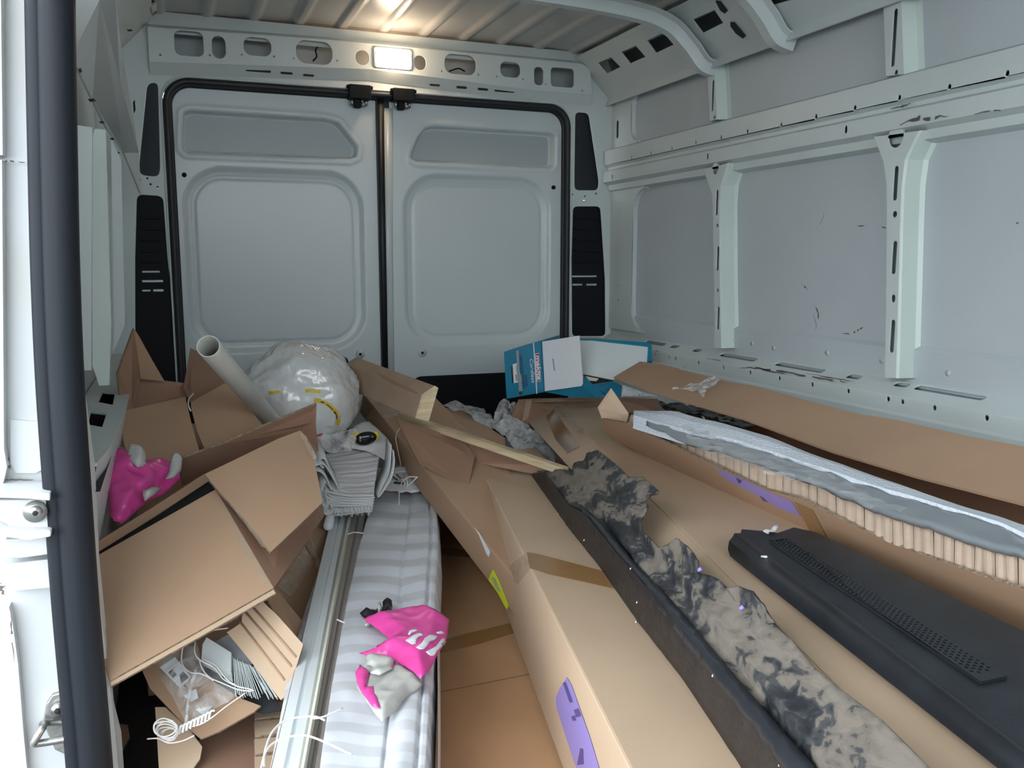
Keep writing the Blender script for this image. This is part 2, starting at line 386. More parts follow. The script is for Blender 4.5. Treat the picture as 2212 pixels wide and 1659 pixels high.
hh = [hr(378, 70, 438, 118, 0.02), hr(459, 79, 486, 125, 0.022), hr(527, 84, 585, 118, 0.026), hr(640, 92, 717, 135, 0.034),
      hr(768, 110, 796, 139, 0.023), hr(895, 121, 920, 150, 0.022), hr(961, 121, 1028, 158, 0.030), hr(1081, 136, 1124, 165, 0.024),
      hr(1154, 146, 1174, 183, 0.017), hr(1190, 149, 1240, 186, 0.016)]
hh += [circ(*hz([p])[0], 0.0032, 8) for p in [(346, 119), (453, 119), (522, 118), (592, 122), (634, 126), (728, 131), (955, 154), (1034, 161), (1073, 165), (1130, 171), (1179, 182), (1258, 196)]]
hdr = plate('header_panel', hz([(318, 57), (700, 84), (1258, 137), (1275, 150), (1280, 205), (1160, 196), (800, 150), (420, 137), (322, 134)]), hh,
            0.002, (Vector((0, HY, 0)), (1, 0, 0), (0, 0, 1)), 'paint', WB)
hb = rz([(322, 134), (420, 137), (800, 150), (1160, 196), (1280, 205)], HY); lo = [(x, z-0.035) for x, z in hb]
V = [(x, HY, z) for x, z in hb]+[(x, D-0.004, z) for x, z in lo]
mk('header_lip', V, [(i, i+1, i+6, i+5) for i in range(4)], 'paint', WB)
ht = rz([(318, 57), (700, 84), (1258, 137)], HY); V = [(x, HY, z) for x, z in ht]+[(x, D+0.01, z+0.02) for x, z in ht]
mk('header_top', V, [(i, i+1, i+4, i+3) for i in range(2)], 'paint', WB)
# flat dark plates standing for the shaded slots of the sloping lip
for (u0, u1, v, h) in [(530, 585, 150, 6), (606, 632, 157, 4), (655, 678, 162, 4), (928, 950, 183, 4), (986, 1008, 188, 5), (1032, 1054, 192, 5), (1068, 1112, 194, 7)]:
    pa = P(u0, v, Y=HY+0.012); pb = P(u1, v, Y=HY+0.012); hw = h/2*0.0018
    plate('slot_shade_plate', rrect(pa.x, pa.z-hw, pb.x, pa.z+hw, hw*0.95, 4), [], 0.002, (Vector((0, HY+0.010, 0)), (1, 0, 0), (0, 0, 1)), 'dark', WB, bev=0.0004)
# cavity behind header and pillars (outer skin)
mk('outer_skin', [(-0.2, D+0.09, 1.76), (1.85, D+0.09, 1.76), (1.85, D+0.09, 2.0), (-0.2, D+0.09, 2.0)], [(0, 1, 2, 3)], 'skin_blue', WB)
mk('cavity_floor', [(-0.2, D+0.002, 1.775), (1.85, D+0.002, 1.775), (1.85, D+0.09, 1.775), (-0.2, D+0.09, 1.775)], [(0, 1, 2, 3)], 'skin_blue', WB)
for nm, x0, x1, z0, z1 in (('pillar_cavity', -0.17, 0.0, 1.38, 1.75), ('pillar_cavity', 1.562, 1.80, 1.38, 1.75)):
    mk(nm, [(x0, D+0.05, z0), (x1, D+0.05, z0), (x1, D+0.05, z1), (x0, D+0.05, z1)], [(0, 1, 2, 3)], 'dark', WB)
def tail_cover(x0, x1, slits):
    o = plate('lamp_cover', rrect(x0, 0.3, x1, 1.375, 0.02), slits, 0.004, rear(0.014), 'black', WB)
    return o
sl1 = [rrect(*rz([(307, 589)])[0], *rz([(345, 585)])[0], 0.002), rrect(*rz([(307, 610)])[0], *rz([(352, 605)])[0], 0.002),
       rrect(*rz([(307, 630)])[0], *rz([(325, 626)])[0], 0.002), rrect(*rz([(331, 630)])[0], *rz([(353, 625)])[0], 0.002)]
sl2 = [rrect(*rz([(1239, 599)])[0], *rz([(1293, 595)])[0], 0.002), rrect(*rz([(1240, 617)])[0], *rz([(1262, 613)])[0], 0.002), rrect(*rz([(1270, 617)])[0], *rz([(1293, 613)])[0], 0.002)]
for sl, x0, x1, uu in ((sl1, -0.16, 0.0-0.004, (305, 350)), (sl2, 1.565, 1.79, (1242, 1295))):
    tail_cover(x0, x1, sl)
    mk('outer_skin', [(x0, D+0.06, 0.95), (x1, D+0.06, 0.95), (x1, D+0.06, 1.2), (x0, D+0.06, 1.2)], [(0, 1, 2, 3)], 'white', WB)
    for k in range(5):                                  # moulded louvres
        a = P(uu[0], 470+k*24, Y=D+0.008); b = P(uu[1], 470+k*24, Y=D+0.008)
        box('louvre', (a.x, D+0.002, a.z-0.004), (b.x, D+0.012, a.z+0.004), 'black', WB, bev=0.001)
# weatherstrip around the rear doorway
sp = rrect(0.012, 0.40, 1.548, 1.744, 0.080, 10)
tube('door_seal', [Vector((x, D-0.004, z)) for x, z in sp], 0.0125, 'rubber', WB, 8, closed=True)
tube('door_seal_lip', [Vector((x, D+0.014, z)) for x, z in rrect(0.022, 0.39, 1.538, 1.734, 0.072, 10)], 0.010, 'rubber', WB, 6, closed=True)
tube('pinch_flange', [Vector((x, D-0.003, z)) for x, z in rrect(-0.004, 0.40, 1.564, 1.761, 0.088, 10)], 0.004, 'paint', WB, 6, closed=True)
# ---- rear doors (pressed steel panels)
def sdr(x, z, x0, z0, x1, z1, r):
    cx, cz = (x0+x1)/2, (z0+z1)/2; qx = abs(x-cx)-(x1-x0)/2+r; qz = abs(z-cz)-(z1-z0)/2+r
    return math.hypot(max(qx, 0), max(qz, 0))+min(max(qx, qz), 0)-r
def sdpoly(x, z, L):
    d = 1e9; s = 1
    n = len(L)
    for i in range(n):
        ax, az = L[i]; bx, bz = L[i-1]; ex, ez = bx-ax, bz-az; wx, wz = x-ax, z-az
        t = max(0, min(1, (wx*ex+wz*ez)/(ex*ex+ez*ez))); d = min(d, (wx-ex*t)**2+(wz-ez*t)**2)
        c1 = z >= az; c2 = z < bz; c3 = ex*wz > ez*wx
        if (c1 and c2 and c3) or (not c1 and not c2 and not c3): s = -s
    return s*math.sqrt(d)
def sst(d, w): t = max(0, min(1, 0.5-d/w)); return t*t*(3-2*t)
DY = D+0.020
def dz_(L): return [(P(u, v, Y=DY).x, P(u, v, Y=DY).z) for u, v in L]
def rear_door(name, x0, x1, win, pan, bolts):
    z0, z1 = 0.40, 1.752; wl = dz_(win); pl_ = dz_(pan); px0 = min(p[0] for p in pl_); px1 = max(p[0] for p in pl_); pz0 = min(p[1] for p in pl_); pz1 = max(p[1] for p in pl_)
    def f(a, b):
        x = x0+(x1-x0)*a; z = z0+(z1-z0)*b
        dw = sdpoly(x, z, wl)-0.004; dp = sdr(x, z, px0, pz0, px1, pz1, 0.11)
        y = 0.040*sst(dw, 0.009)-0.0035*(1-min(1, abs(dw-0.016)/0.012))
        y += 0.014*sst(dp-0.024, 0.026)+0.003*sst(dp-0.004, 0.008)-0.003*sst(dp+0.010, 0.008)
        y += -0.012*sst(-(z-0.69), 0.02)*0
        return Vector((x, DY+y, z))
    g = grid(name, f, int((x1-x0)/0.0042), int((z1-z0)/0.0042), 'door'); struct(g)
    cxw = sum(p[0] for p in wl)/len(wl); czw = sum(p[1] for p in wl)/len(wl)
    plate('window_blank', roundpoly([(cxw+(x-cxw)*0.985, czw+(z-czw)*0.94) for x, z in wl], 0.012), [], 0.002, (Vector((0, DY+0.0375, 0)), (1, 0, 0), (0, 0, 1)), 'skin_blue', g)
    for u, v in bolts:
        p = P(u, v, Y=DY)
        tube('bolt', [Vector((p.x, DY+0.002, p.z)), Vector((p.x, DY-0.006, p.z))], 0.0085, 'black', g, 10)
    return g
d1 = rear_door('door_1', 0.006, 0.752, [(400, 247), (410, 243), (700, 261), (728, 268), (768, 318), (766, 336), (752, 340), (405, 326), (398, 318)],
               [(412, 378), (775, 735)], [(398, 378)])
d2 = rear_door('door_2', 0.806, 1.554, [(893, 330), (905, 300), (922, 280), (940, 276), (1188, 291), (1195, 297), (1194, 354), (1188, 359), (900, 345), (892, 340)],
               [(888, 392), (1172, 722)], [(1195, 405)])
for g, (u, v) in ((d1, (778, 765)), (d2, (912, 762))):
    p = P(u, v, Y=DY)
    tube('plug', [Vector((p.x, DY+0.002, p.z)), Vector((p.x, DY-0.003, p.z))], 0.018, 'door', g, 16)
    tube('screw', [Vector((p.x, DY, p.z)), Vector((p.x, DY-0.005, p.z))], 0.006, 'dark', g, 8)
# lower black trim boards of the doors
lt = dz_([(560, 800), (690, 768), (735, 766), (752, 775), (752, 1050), (380, 1050), (380, 820)])
plate('lower_trim', roundpoly(lt, 0.012), [], 0.008, (Vector((0, DY-0.008, 0)), (1, 0, 0), (0, 0, 1)), 'black', d1)
rt = dz_([(890, 822), (905, 813), (1100, 804), (1224, 800), (1224, 1050), (885, 1050)])
plate('lower_trim', roundpoly(rt, 0.012), [], 0.008, (Vector((0, DY-0.008, 0)), (1, 0, 0), (0, 0, 1)), 'black', d2)
for u, v in ((950, 820), (1060, 812), (1000, 826)):
    p = P(u, v, Y=DY-0.01); tube('rivet', [p, p+Vector((0, -0.004, 0))], 0.005, 'black', d2, 8)
# meeting edge between the doors
tube('centre_seal', [Vector((P(822, 195, Y=D).x, D+0.012, 1.74)), Vector((P(827, 500, Y=D).x, D+0.012, 1.2)), Vector((P(832, 790, Y=D).x, D+0.012, 0.45))], 0.012, 'rubber', d1, 8,
     prof=[(-0.011, -0.012), (0.011, -0.012), (0.011, 0.012), (-0.011, 0.012)], up=(0, 1, 0))
tube('edge_flange', [Vector((P(841, 215, Y=D).x, D+0.016, 1.70)), Vector((P(841, 500, Y=D).x, D+0.016, 1.2)), Vector((P(844, 790, Y=D).x, D+0.016, 0.5))], 0.012, 'door', d2, 8,
     prof=[(-0.018, -0.006), (0.012, -0.006), (0.018, 0.004), (0.012, 0.012), (-0.018, 0.006)], up=(0, 1, 0))
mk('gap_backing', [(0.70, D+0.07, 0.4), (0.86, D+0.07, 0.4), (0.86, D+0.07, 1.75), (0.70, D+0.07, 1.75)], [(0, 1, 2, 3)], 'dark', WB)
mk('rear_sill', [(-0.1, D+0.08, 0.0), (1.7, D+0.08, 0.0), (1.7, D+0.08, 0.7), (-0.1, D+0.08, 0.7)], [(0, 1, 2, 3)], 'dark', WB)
# door latches at the top
def latch(u0, u1, v0, v1, side, lab):
    a = P(u0, v0, Y=D-0.03); b = P(u1, v1, Y=D-0.03)
    t = thing('door_latch', lab, 'latch', ((a.x+b.x)/2, D-0.02, b.z), 'rear door latches')
    box('housing', (a.x, D-0.035, b.z), (b.x, D+0.02, a.z), 'black', t, 0.004, 2)
    box('mounting_plate', (a.x-0.008, D-0.030, a.z-0.014), (b.x+0.008, D-0.012, a.z-0.002), 'black', t)
    cx = (a.x+b.x)/2
    box('striker_block', (cx-0.020, D-0.022, b.z-0.030), (cx+0.004, D+0.004, b.z), 'black', t)
    for dx in (-0.028, 0.010, 0.024):
        tube('bolt', [Vector((cx+dx, D-0.014, b.z+0.002)), Vector((cx+dx, D-0.014, b.z-0.012-abs(dx)*0.4))], 0.006, 'steel', t, 8)
    tube('roller', [Vector((cx+0.012, D-0.028, b.z-0.018)), Vector((cx+0.012, D+0.004, b.z-0.018))], 0.009, 'steel', t, 10)
latch(754, 802, 181, 215, 0, 'black door latch with steel bolts on top of left rear door')
latch(849, 896, 189, 220, 1, 'black door latch with steel bolts on top of right rear door')
# dome lamp in the header
a = P(815, 112, Y=HY-0.012); b = P(886, 146, Y=HY-0.012)
t = thing('dome_lamp', 'lit rectangular cargo lamp in the white header above the rear doors', 'lamp', ((a.x+b.x)/2, HY-0.01, b.z))
plate('bezel', rrect(a.x-0.012, b.z-0.008, b.x+0.010, a.z+0.020, 0.012), [], 0.008, (Vector((0, HY-0.006, 0)), (1, 0, 0), (0, 0, 1)), 'paint', t)
plate('lens', rrect(a.x, b.z, b.x, a.z, 0.012), [], 0.010, (Vector((0, HY-0.016, 0)), (1, 0, 0), (0, 0, 1)), 'lens', t, bev=0.003)
point_light('lamp_glow', ((a.x+b.x)/2, HY-0.045, (a.z+b.z)/2), 1.0, (1.0, 0.72, 0.47), 0.02)
point_light('lamp_back_glow', ((a.x+b.x)/2, D+0.03, (a.z+b.z)/2), 0.30, (1.0, 0.62, 0.38), 0.02)
lg = tube('lamp_cable', catmull([P(690, 96, Y=D+0.03), P(682, 108, Y=D+0.02), P(684, 122, Y=D+0.02), P(676, 132, Y=D+0.02)], 5), 0.003, 'black', t, 6)
tube('lamp_cable', catmull([P(970, 154, Y=D+0.02), P(990, 148, Y=D+0.02), P(1004, 154, Y=D+0.02)], 5), 0.003, 'black', t, 6)
# ---- ceiling: corrugated roof skin, running front to back
def roof(a, b):
    x = -0.16+1.93*a; y = -0.9+4.35*b
    s = ((x-0.945+0.157*20) % 0.157); s = min(s, 0.157-s)
    z = ZC-0.010*(1-min(1, max(0, (s-0.012)/0.010)))+0.02*math.sin(math.pi*a)
    return Vector((x, y, z))
ceil = struct(grid('ceiling', roof, 260, 24, 'roof'))
# roof side rails (cant rails) with rectangular holes
CA = Vector((1.735, 0, 1.795)); CB = Vector((1.60, 0, 1.925)); cdir = (CB-CA).normalized(); cl = (CB-CA).length
cn = Vector((0, 1, 0)).cross(cdir)
crp = Pl(CA, CB, CA+Vector((0, 1, 0)))
def crail(holes_px):
    out = []
    for L in holes_px:
        out.append([((p-CA).y, (p-CA).dot(cdir)) for p in crp.pts(L)])
    return out
Hh = crail([[(1291, 137), (1319, 124), (1340, 145), (1311, 160)], [(1342, 113), (1373, 99), (1394, 123), (1361, 138)], [(1397, 88), (1433, 71), (1455, 97), (1417, 115)],
            [(1496, 43), (1543, 22), (1562, 50), (1518, 72)], [(1633, 0), (1690, -24), (1712, 0), (1644, 19)]])
Hh += [[(y-0.42*k-0.05, z) for y, z in Hh[-1]] for k in (1, 2, 3)]
# plate normal is a x b; choose a = -Y so that it looks into the van
tr = plate('trim_1', [(-3.40, -0.03), (0.9, -0.03), (0.9, cl+0.03), (-3.40, cl+0.03)], [[(-y, z) for y, z in L] for L in Hh], 0.002, (CA, (0, -1, 0), cdir), 'paint')
struct(tr)
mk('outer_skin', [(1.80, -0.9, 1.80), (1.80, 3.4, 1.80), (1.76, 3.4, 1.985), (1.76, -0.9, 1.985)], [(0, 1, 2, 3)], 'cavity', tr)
board('rail_lip', [Vector((1.735, -0.9, 1.80)), Vector((1.735, D, 1.80)), Vector((1.722, D, 1.765)), Vector((1.722, -0.9, 1.765))], 0.004, 'paint', tr, 'paint')
# left cant rail
CA2 = Vector((-0.155, 0, 1.80)); CB2 = Vector((-0.03, 0, 1.93)); cd2 = (CB2-CA2).normalized(); l2 = (CB2-CA2).length
lp2 = Pl(CA2, CB2, CA2+Vector((0, 1, 0)))
hl = []
for L in ([(326, 44), (353, 26), (351, 44), (330, 62)], [(324, 16), (352, -4), (352, 12), (327, 30)]):
    hl.append([((p-CA2).y, (p-CA2).dot(cd2)) for p in lp2.pts(L)])
tl = plate('trim_2', [(0.9-1.8, -0.01), (D, -0.01), (D, l2+0.02), (0.9-1.8, l2+0.02)], [[(min(y, D-0.03), z) for y, z in L] for L in hl], 0.002, (CA2, (0, 1, 0), cd2), 'paint')
struct(tl)
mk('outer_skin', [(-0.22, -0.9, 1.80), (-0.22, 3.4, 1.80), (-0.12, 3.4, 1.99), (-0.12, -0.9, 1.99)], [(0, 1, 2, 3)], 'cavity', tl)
# roof bows
def bow(y, ylow, w=0.050):
    path = [Vector((-0.05, y, 1.900)), Vector((0.4, y, 1.925)), Vector((1.0, y, 1.930)), Vector((1.40, y, 1.915)), Vector((1.56, y, 1.885)),
            Vector((1.64, (y*2+ylow)/3, 1.825)), Vector((1.695, (y+ylow*2)/3, 1.765)), Vector((1.755, ylow, 1.748))]
    pr = [(-w*0.9, 0.03), (-w*0.5, 0.026), (-w*0.35, -0.008), (w*0.35, -0.008), (w*0.5, 0.026), (w*0.9, 0.03), (w*0.9, 0.034), (-w*0.9, 0.034)]
    o = tube('roof_bow', catmull(path, 8), 0.01, 'paint', ceil, prof=pr, up=(-0.15, 0, 1), smooth=False)
    return o
bow(2.60, 2.58); bow(2.20, 2.20); bow(1.45, 1.45)
for L in ([(1428, 48), (1440, 50), (1454, 60), (1462, 72), (1458, 77), (1449, 70), (1440, 60), (1430, 53)], [(1470, 94), (1477, 94), (1500, 119), (1497, 124), (1484, 118), (1471, 101)],
          [(1548, 0), (1558, 2), (1573, 22), (1568, 27), (1558, 20)], [(1580, 46), (1588, 47), (1612, 76), (1607, 81), (1592, 70), (1580, 54)]):
    q = crp.pts(L, 0.006); board('slot_shade_plate', q, 0.004, 'dark', tr, 'dark')  # flat dark plates painted for the shade inside the bow slots
# ---- right wall
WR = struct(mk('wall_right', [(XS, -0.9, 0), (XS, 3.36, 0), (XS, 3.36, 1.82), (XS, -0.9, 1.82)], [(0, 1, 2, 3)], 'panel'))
rf = lambda x: (Vector((x, 0, 0)), (0, -1, 0), (0, 0, 1))       # a = -Y, faces -X
def yz(L, X=XR): return [(-P(u, v, X=X).y, P(u, v, X=X).z) for u, v in L]
def strip(name, L, x0, x1, m, parent):
    V = [(x0, -a, b) for a, b in L]+[(x1, -a, b) for a, b in L]; n = len(L)
    return fix(mk(name, V, [(i, i+1, n+i+1, n+i) for i in range(n-1)], m, parent))
# horizontal rail: two faces with bolt holes, folded between
holesA = [circ(*yz([p])[0], 0.0055, 8, 1.3) for p in [(1363, 341), (1405, 331), (1451, 321), (1502, 309), (1557, 297), (1614, 284), (1687, 270), (1762, 252), (1846, 233), (1942, 211), (2050, 188), (2175, 159)]]
holesB = [rrect(c[0]-0.005, c[1]-0.010, c[0]+0.005, c[1]+0.010, 0.005) for c in yz([(1324, 383), (1530, 338), (1829, 280)])]
rail = plate('rail_face', [(-3.32, 1.520), (0.9, 1.520), (0.9, 1.580), (-3.32, 1.580)], holesA, 0.002, rf(XR), 'paint', WR)
plate('rail_face', [(-3.32, 1.450), (0.9, 1.450), (0.9, 1.494), (-3.32, 1.494)], holesB, 0.002, rf(XR-0.004), 'paint', WR)
def longstrip(name, pts, m, parent, y0=-0.9, y1=3.32):
    V = []; 
    for x, z in pts: V += [(x, y0, z), (x, y1, z)]
    return fix(mk(name, V, [(2*i, 2*i+1, 2*i+3, 2*i+2) for i in range(len(pts)-1)], m, parent))
longstrip('rail_groove', [(XR, 1.520), (XR+0.016, 1.512), (XR+0.016, 1.502), (XR-0.004, 1.494)], 'paint', WR)
longstrip('rail_top', [(XR, 1.580), (XS, 1.598)], 'paint', WR)
longstrip('rail_bottom', [(XR-0.004, 1.450), (XR+0.02, 1.440), (XR+0.022, 1.418), (XS, 1.410)], 'paint', WR)
# lower ledge
top_h = []
for (u0, v0, u1, v1, h) in [(1398, 740, 1448, 747, 12), (1461, 749, 1475, 752, 11), (1517, 757, 1532, 760, 12), (1574, 767, 1654, 780, 14), (1698, 787, 1797, 805, 15), (1855, 813, 1888, 818, 15),
                            (1962, 830, 1995, 835, 16), (2012, 837, 2170, 862, 20)]:
    A_, B_ = P(u0, v0, Z=0.80), P(u1, v1, Z=0.80)
    top_h.append((-A_.y, -B_.y, (A_.x+B_.x)/2))
LT0, LT1 = 1.705, 1.80
def ledge_top(px, py): pass
hs = []
for a0, a1, xm in top_h:
    r = 0.011; c = 0.052; hs.append(rrect(a0, c-r, a1, c+r, r*0.98))
plate('ledge_top', [(-3.32, 0.0), (0.9, 0.0), (0.9, 0.112), (-3.32, 0.112)], hs, 0.002, (Vector((1.700, 0, 0.782)), (0, -1, 0), Vector((0.100, 0, 0.05)).normalized()), 'paint', WR)
dots = [circ(*yz([p], 1.697)[0], 0.0055, 8, 1.2) for p in [(1415, 766), (1445, 772), (1459, 775), (1508, 784), (1562, 794), (1620, 805), (1683, 817), (1754, 831), (1832, 845), (1918, 862), (1949, 868), (2018, 881), (2131, 903)]]
dots += [circ(*yz([p], 1.697)[0], 0.004, 8, 1.2) for p in [(1477, 794), (1525, 809), (1605, 827), (1697, 846), (1801, 868), (1922, 894), (2068, 925)]]
plate('ledge_face', [(-3.32, 0.62), (0.9, 0.62), (0.9, 0.782), (-3.32, 0.782)], dots, 0.002, rf(1.697), 'paint', WR)
longstrip('ledge_lip', [(1.697, 0.742), (1.688, 0.736), (1.688, 0.62), (1.60, 0.60), (1.60, 0.0)], 'paint', WR)
longstrip('panel_step', [(XS-0.001, 0.905), (XS-0.012, 0.895), (XS-0.012, 0.80)], 'panel', WR)
for u, v in [(1585, 735), (1624, 742), (1671, 752), (1786, 762), (1904, 779), (2047, 806)]:
    p = P(u, v, X=XS-0.014); tube('spot_weld', [p, p+Vector((0.004, 0, 0))], 0.008, 'panel', WR, 10)
# vertical ribs
def rib(name, out_px, slots, xf=XR, n0=0, n1=None, depth=XS):
    L = yz(out_px, xf); f = plate(name, L, slots, 0.002, rf(xf), 'paint', WR)
    return L
def slot(u, v0, v1, w, X=XR):
    a = yz([(u, v1)], X)[0]; b = yz([(u, v0)], X)[0]; c = (a[0]+b[0])/2
    return rrect(c-w/2, a[1], c+w/2, b[1], w*0.48)
def half(u, v, r, X=XR):
    a = yz([(u, v)], X)[0]; return circ(a[0], a[1], r, 14, 1.1)
L1r = [(1572, 352), (1566, 372), (1557, 400), (1554, 440), (1555, 600), (1558, 752)]
L1l = [(1544, 752), (1542, 600), (1540, 470), (1538, 420), (1528, 390), (1518, 366)]
rib('rib', L1r+L1l, [slot(1548, 410, 465, 0.013), slot(1550, 532, 584, 0.013), slot(1551, 663, 713, 0.013), circ(*yz([(1549, 487)])[0], 0.006), circ(*yz([(1550, 627)])[0], 0.006), half(1545, 364, 0.017)])
L2r = [(1986, 282), (1975, 302), (1955, 345), (1948, 400), (1945, 480), (1942, 600), (1936, 817)]
L2l = [(1911, 817), (1914, 600), (1915, 470), (1915, 400), (1908, 350), (1895, 315), (1887, 295)]
rib('rib', L2r+L2l, [slot(1934, 359, 433, 0.014), slot(1931, 521, 592, 0.014), slot(1927, 691, 762, 0.014), circ(*yz([(1932, 463)])[0], 0.008), circ(*yz([(1929, 645)])[0], 0.007, 8, 1.5), half(1935, 296, 0.024)])
L3r = [(2540, 160), (2500, 240), (2470, 300), (2460, 480), (2420, 860)]
for L, du in ((L1r, 0), (L2r, 0)):
    q = yz(L); V = []
    for a, b in q:
        V += [(XR, -a, b), (XR+0.004, -a-0.006, b), (XR+0.050, -a-0.010, b), (XR+0.060, -a-0.022, b), (XS, -a-0.028, b)]
    n = len(q); F = [(5*i+j, 5*i+j+1, 5*i+j+6, 5*i+j+5) for i in range(n-1) for j in range(4)]
    F.append(tuple(range(5*(n-1), 5*n)))
    mk('rib_flank', V, F, 'greenpaint', WR, smooth=False)
for L in (L1l, L2l): strip('rib_flank', yz(L), XR, XS, 'paint', WR)
# upper ribs
for (lx, rx, v0, v1, top) in ((1533, 1549, 262, 128, 0), (1913, 1953, 165, -25, 0)):
    U = [(lx, v0), (rx, v0-4), (rx-7, v1), (lx-6, v1+3)]
    q = yz(U, XR+0.02); c = (lx+rx)/2
    h = [slot(c-2, v1+45, v0-22, 0.013, XR+0.02), circ(*yz([(c-4, v1+22)], XR+0.02)[0], 0.006), circ(*yz([(c+2, v0-9)], XR+0.02)[0], 0.006)]
    plate('rib', q, h, 0.002, rf(XR+0.02), 'paint', WR)
    yb = -q[1][0]
    V = [(XR+0.02, yb, q[1][1]), (XR+0.055, yb-0.012, q[1][1]), (XS, yb-0.03, q[1][1]), (XR+0.02, -q[2][0], q[2][1]), (XR+0.055, -q[2][0]-0.012, q[2][1]), (XS, -q[2][0]-0.03, q[2][1])]
    mk('rib_flank', V, [(0, 1, 4, 3), (1, 2, 5, 4)], 'greenpaint', WR); strip('rib_flank', [q[0], q[3]], XR+0.02, XS, 'paint', WR)
# rear corner reinforcement with rounded inner corners
def arc_panel(y0, y1, z0, z1, r, m, x=XR+0.03):
    L = [(-D, z0), (-y0-0.0, z0)]
    L = [(-D, z0), (-(y1-r), z0)]
    L += [(-(y1)+0 if False else -(y1-r)-r*math.sin(math.radians(t))*1.0, z0+r-r*math.cos(math.radians(t))) for t in (0,)]
    return L
for z0, z1, yin, r, hl_ in ((0.835, 1.42, 3.13, 0.09, 1), (1.59, 1.80, 3.16, 0.05, 0)):
    L = [(-D, z0), (-(yin-r), z0)]
    for t in range(0, 91, 15): L.append((-(yin-r)-r*math.sin(math.radians(t)), z0+r*(1-math.cos(math.radians(t)))+0.012))
    for t in range(90, -1, -15): L.append((-(yin-r)-r*math.sin(math.radians(t)), z1-r*(1-math.cos(math.radians(t)))-0.012))
    L += [(-(yin-r), z1), (-D, z1)]
    hs = [rrect(-3.285, 1.63, -3.262, 1.70, 0.01)] if not hl_ else [circ(-3.24, z, 0.0045, 8) for z in (1.36, 1.33, 1.06, 1.02, 0.96, 0.93)]
    plate('corner_panel', L, hs, 0.002, rf(XR+0.035), 'paint', WR)
    strip('corner_flange', [(a, b) for a, b in L[1:-1]], XR+0.035, XS, 'paint', WR)
# scuffs: real scratches of scraped paint, flat marks on the sheet
def marks(pl, LL, m, parent, name='scuff_mark', lift=0.0012):
    V = []; F = []
    for L, wd in LL:
        pts = []
        for i in range(len(L)-1):
            for k in range(4): pts.append((L[i][0]+(L[i+1][0]-L[i][0])*k/4, L[i][1]+(L[i+1][1]-L[i][1])*k/4))
        pts.append(L[-1]); n = len(pts); base_ = len(V); on = []
        for i, (u, v) in enumerate(pts):
            t = i/(n-1); a = pl.at(*pts[max(0, i-1)]); b = pl.at(*pts[min(n-1, i+1)]); s = (b-a).cross(pl.n).normalized()
            w = wd*0.5*(math.sin(math.pi*min(1, max(0.04, t)))**0.6)*random.uniform(0.35, 1.15); c = pl.at(u, v, lift)+s*random.uniform(-.2, .2)*wd
            V += [c-s*w*random.uniform(.5, 1), c+s*w*random.uniform(.5, 1)]
        for i in range(n-1):
            if n > 6 and random.random() < 0.16: continue
            k = base_+2*i; F.append((k, k+2, k+3, k+1))
    return mk(name, V, F, m, parent)
skp = Pl(Vector((XS, 0, 0)), Vector((XS, 1, 0)), Vector((XS, 0, 1)))
rlp = Pl(Vector((XR-0.006, 0, 0)), Vector((XR-0.006, 1, 0)), Vector((XR-0.006, 0, 1)))
ldp = Pl(Vector((1.6955, 0, 0)), Vector((1.6955, 1, 0)), Vector((1.6955, 0, 1)))
marks(skp, [([(1762, 495), (1772, 482), (1779, 470), (1781, 458)], 0.003), ([(1853, 488), (1870, 487)], 0.006), ([(1904, 490), (1916, 492)], 0.006),
            ([(1732, 612), (1742, 622), (1748, 633)], 0.005), ([(1761, 660), (1768, 675), (1769, 692)], 0.007), ([(1757, 680), (1764, 700), (1762, 715)], 0.003),
            ([(1820, 721), (1840, 720), (1856, 712), (1866, 706)], 0.009), ([(2197, 480), (2201, 483)], 0.008), ([(1360, 440), (1372, 470)], 0.002), ([(1418, 656), (1421, 661)], 0.004)], 'scuff', WR)
marks(rlp, [([(1918, 237), (1940, 233), (1960, 226), (1978, 220)], 0.008), ([(1945, 270), (1980, 256), (2010, 255), (2052, 249)], 0.014), ([(2105, 246), (2140, 240), (2170, 238)], 0.005),
            ([(1560, 306), (1580, 303)], 0.003), ([(1375, 348), (1405, 341)], 0.003)], 'scuff', WR)
marks(ldp, [([(1600, 793), (1640, 796), (1690, 803), (1740, 812), (1800, 822), (1830, 826)], 0.010), ([(1630, 792), (1660, 801), (1700, 808)], 0.008), ([(1525, 774), (1560, 779)], 0.004),
            ([(1408, 757), (1430, 760)], 0.003), ([(1740, 806), (1790, 815), (1850, 825)], 0.005)], 'grime', WR)
# ---- left wall (seen at a grazing angle) with green-white rib, ledge and brace
WL = struct(plate('wall_left', [(1.42, 0.78), (3.36, 0.78), (3.36, 1.84), (1.42, 1.84)], [], 0.004, (Vector((-0.215, 0, 0)), (0, 1, 0), (0, 0, 1)), 'paint'))
plate('front_panel', [(-0.9, 0.0), (0.0, 0.0), (0.0, 1.84), (-0.9, 1.84)], [], 0.004, (Vector((XL, 0, 0)), (0, 1, 0), (0, 0, 1)), 'paint', WL)
plate('opening_header', [(-0.9, 1.83), (3.36, 1.83), (3.36, 1.90), (-0.9, 1.90)], [], 0.004, (Vector((XL, 0, 0)), (0, 1, 0), (0, 0, 1)), 'paint', WL)
lw = lambda u, v, Y: P(u, v, Y=Y)
def lboard(name, px, Y, th, m, parent=WL):
    q = [P(u, v, Y=(Y if not isinstance(Y, (list, tuple)) else Y[i])) for i, (u, v) in enumerate(px)]
    return board(name, q, th, m, parent, m)
lboard('rib', [(205, 278), (228, 280), (240, 700), (236, 832), (214, 833), (200, 790), (199, 300)], 2.02, 0.03, 'greenpaint')
lboard('rib', [(163, 270), (199, 275), (197, 800), (180, 800), (172, 600)], 1.90, 0.02, 'paint')
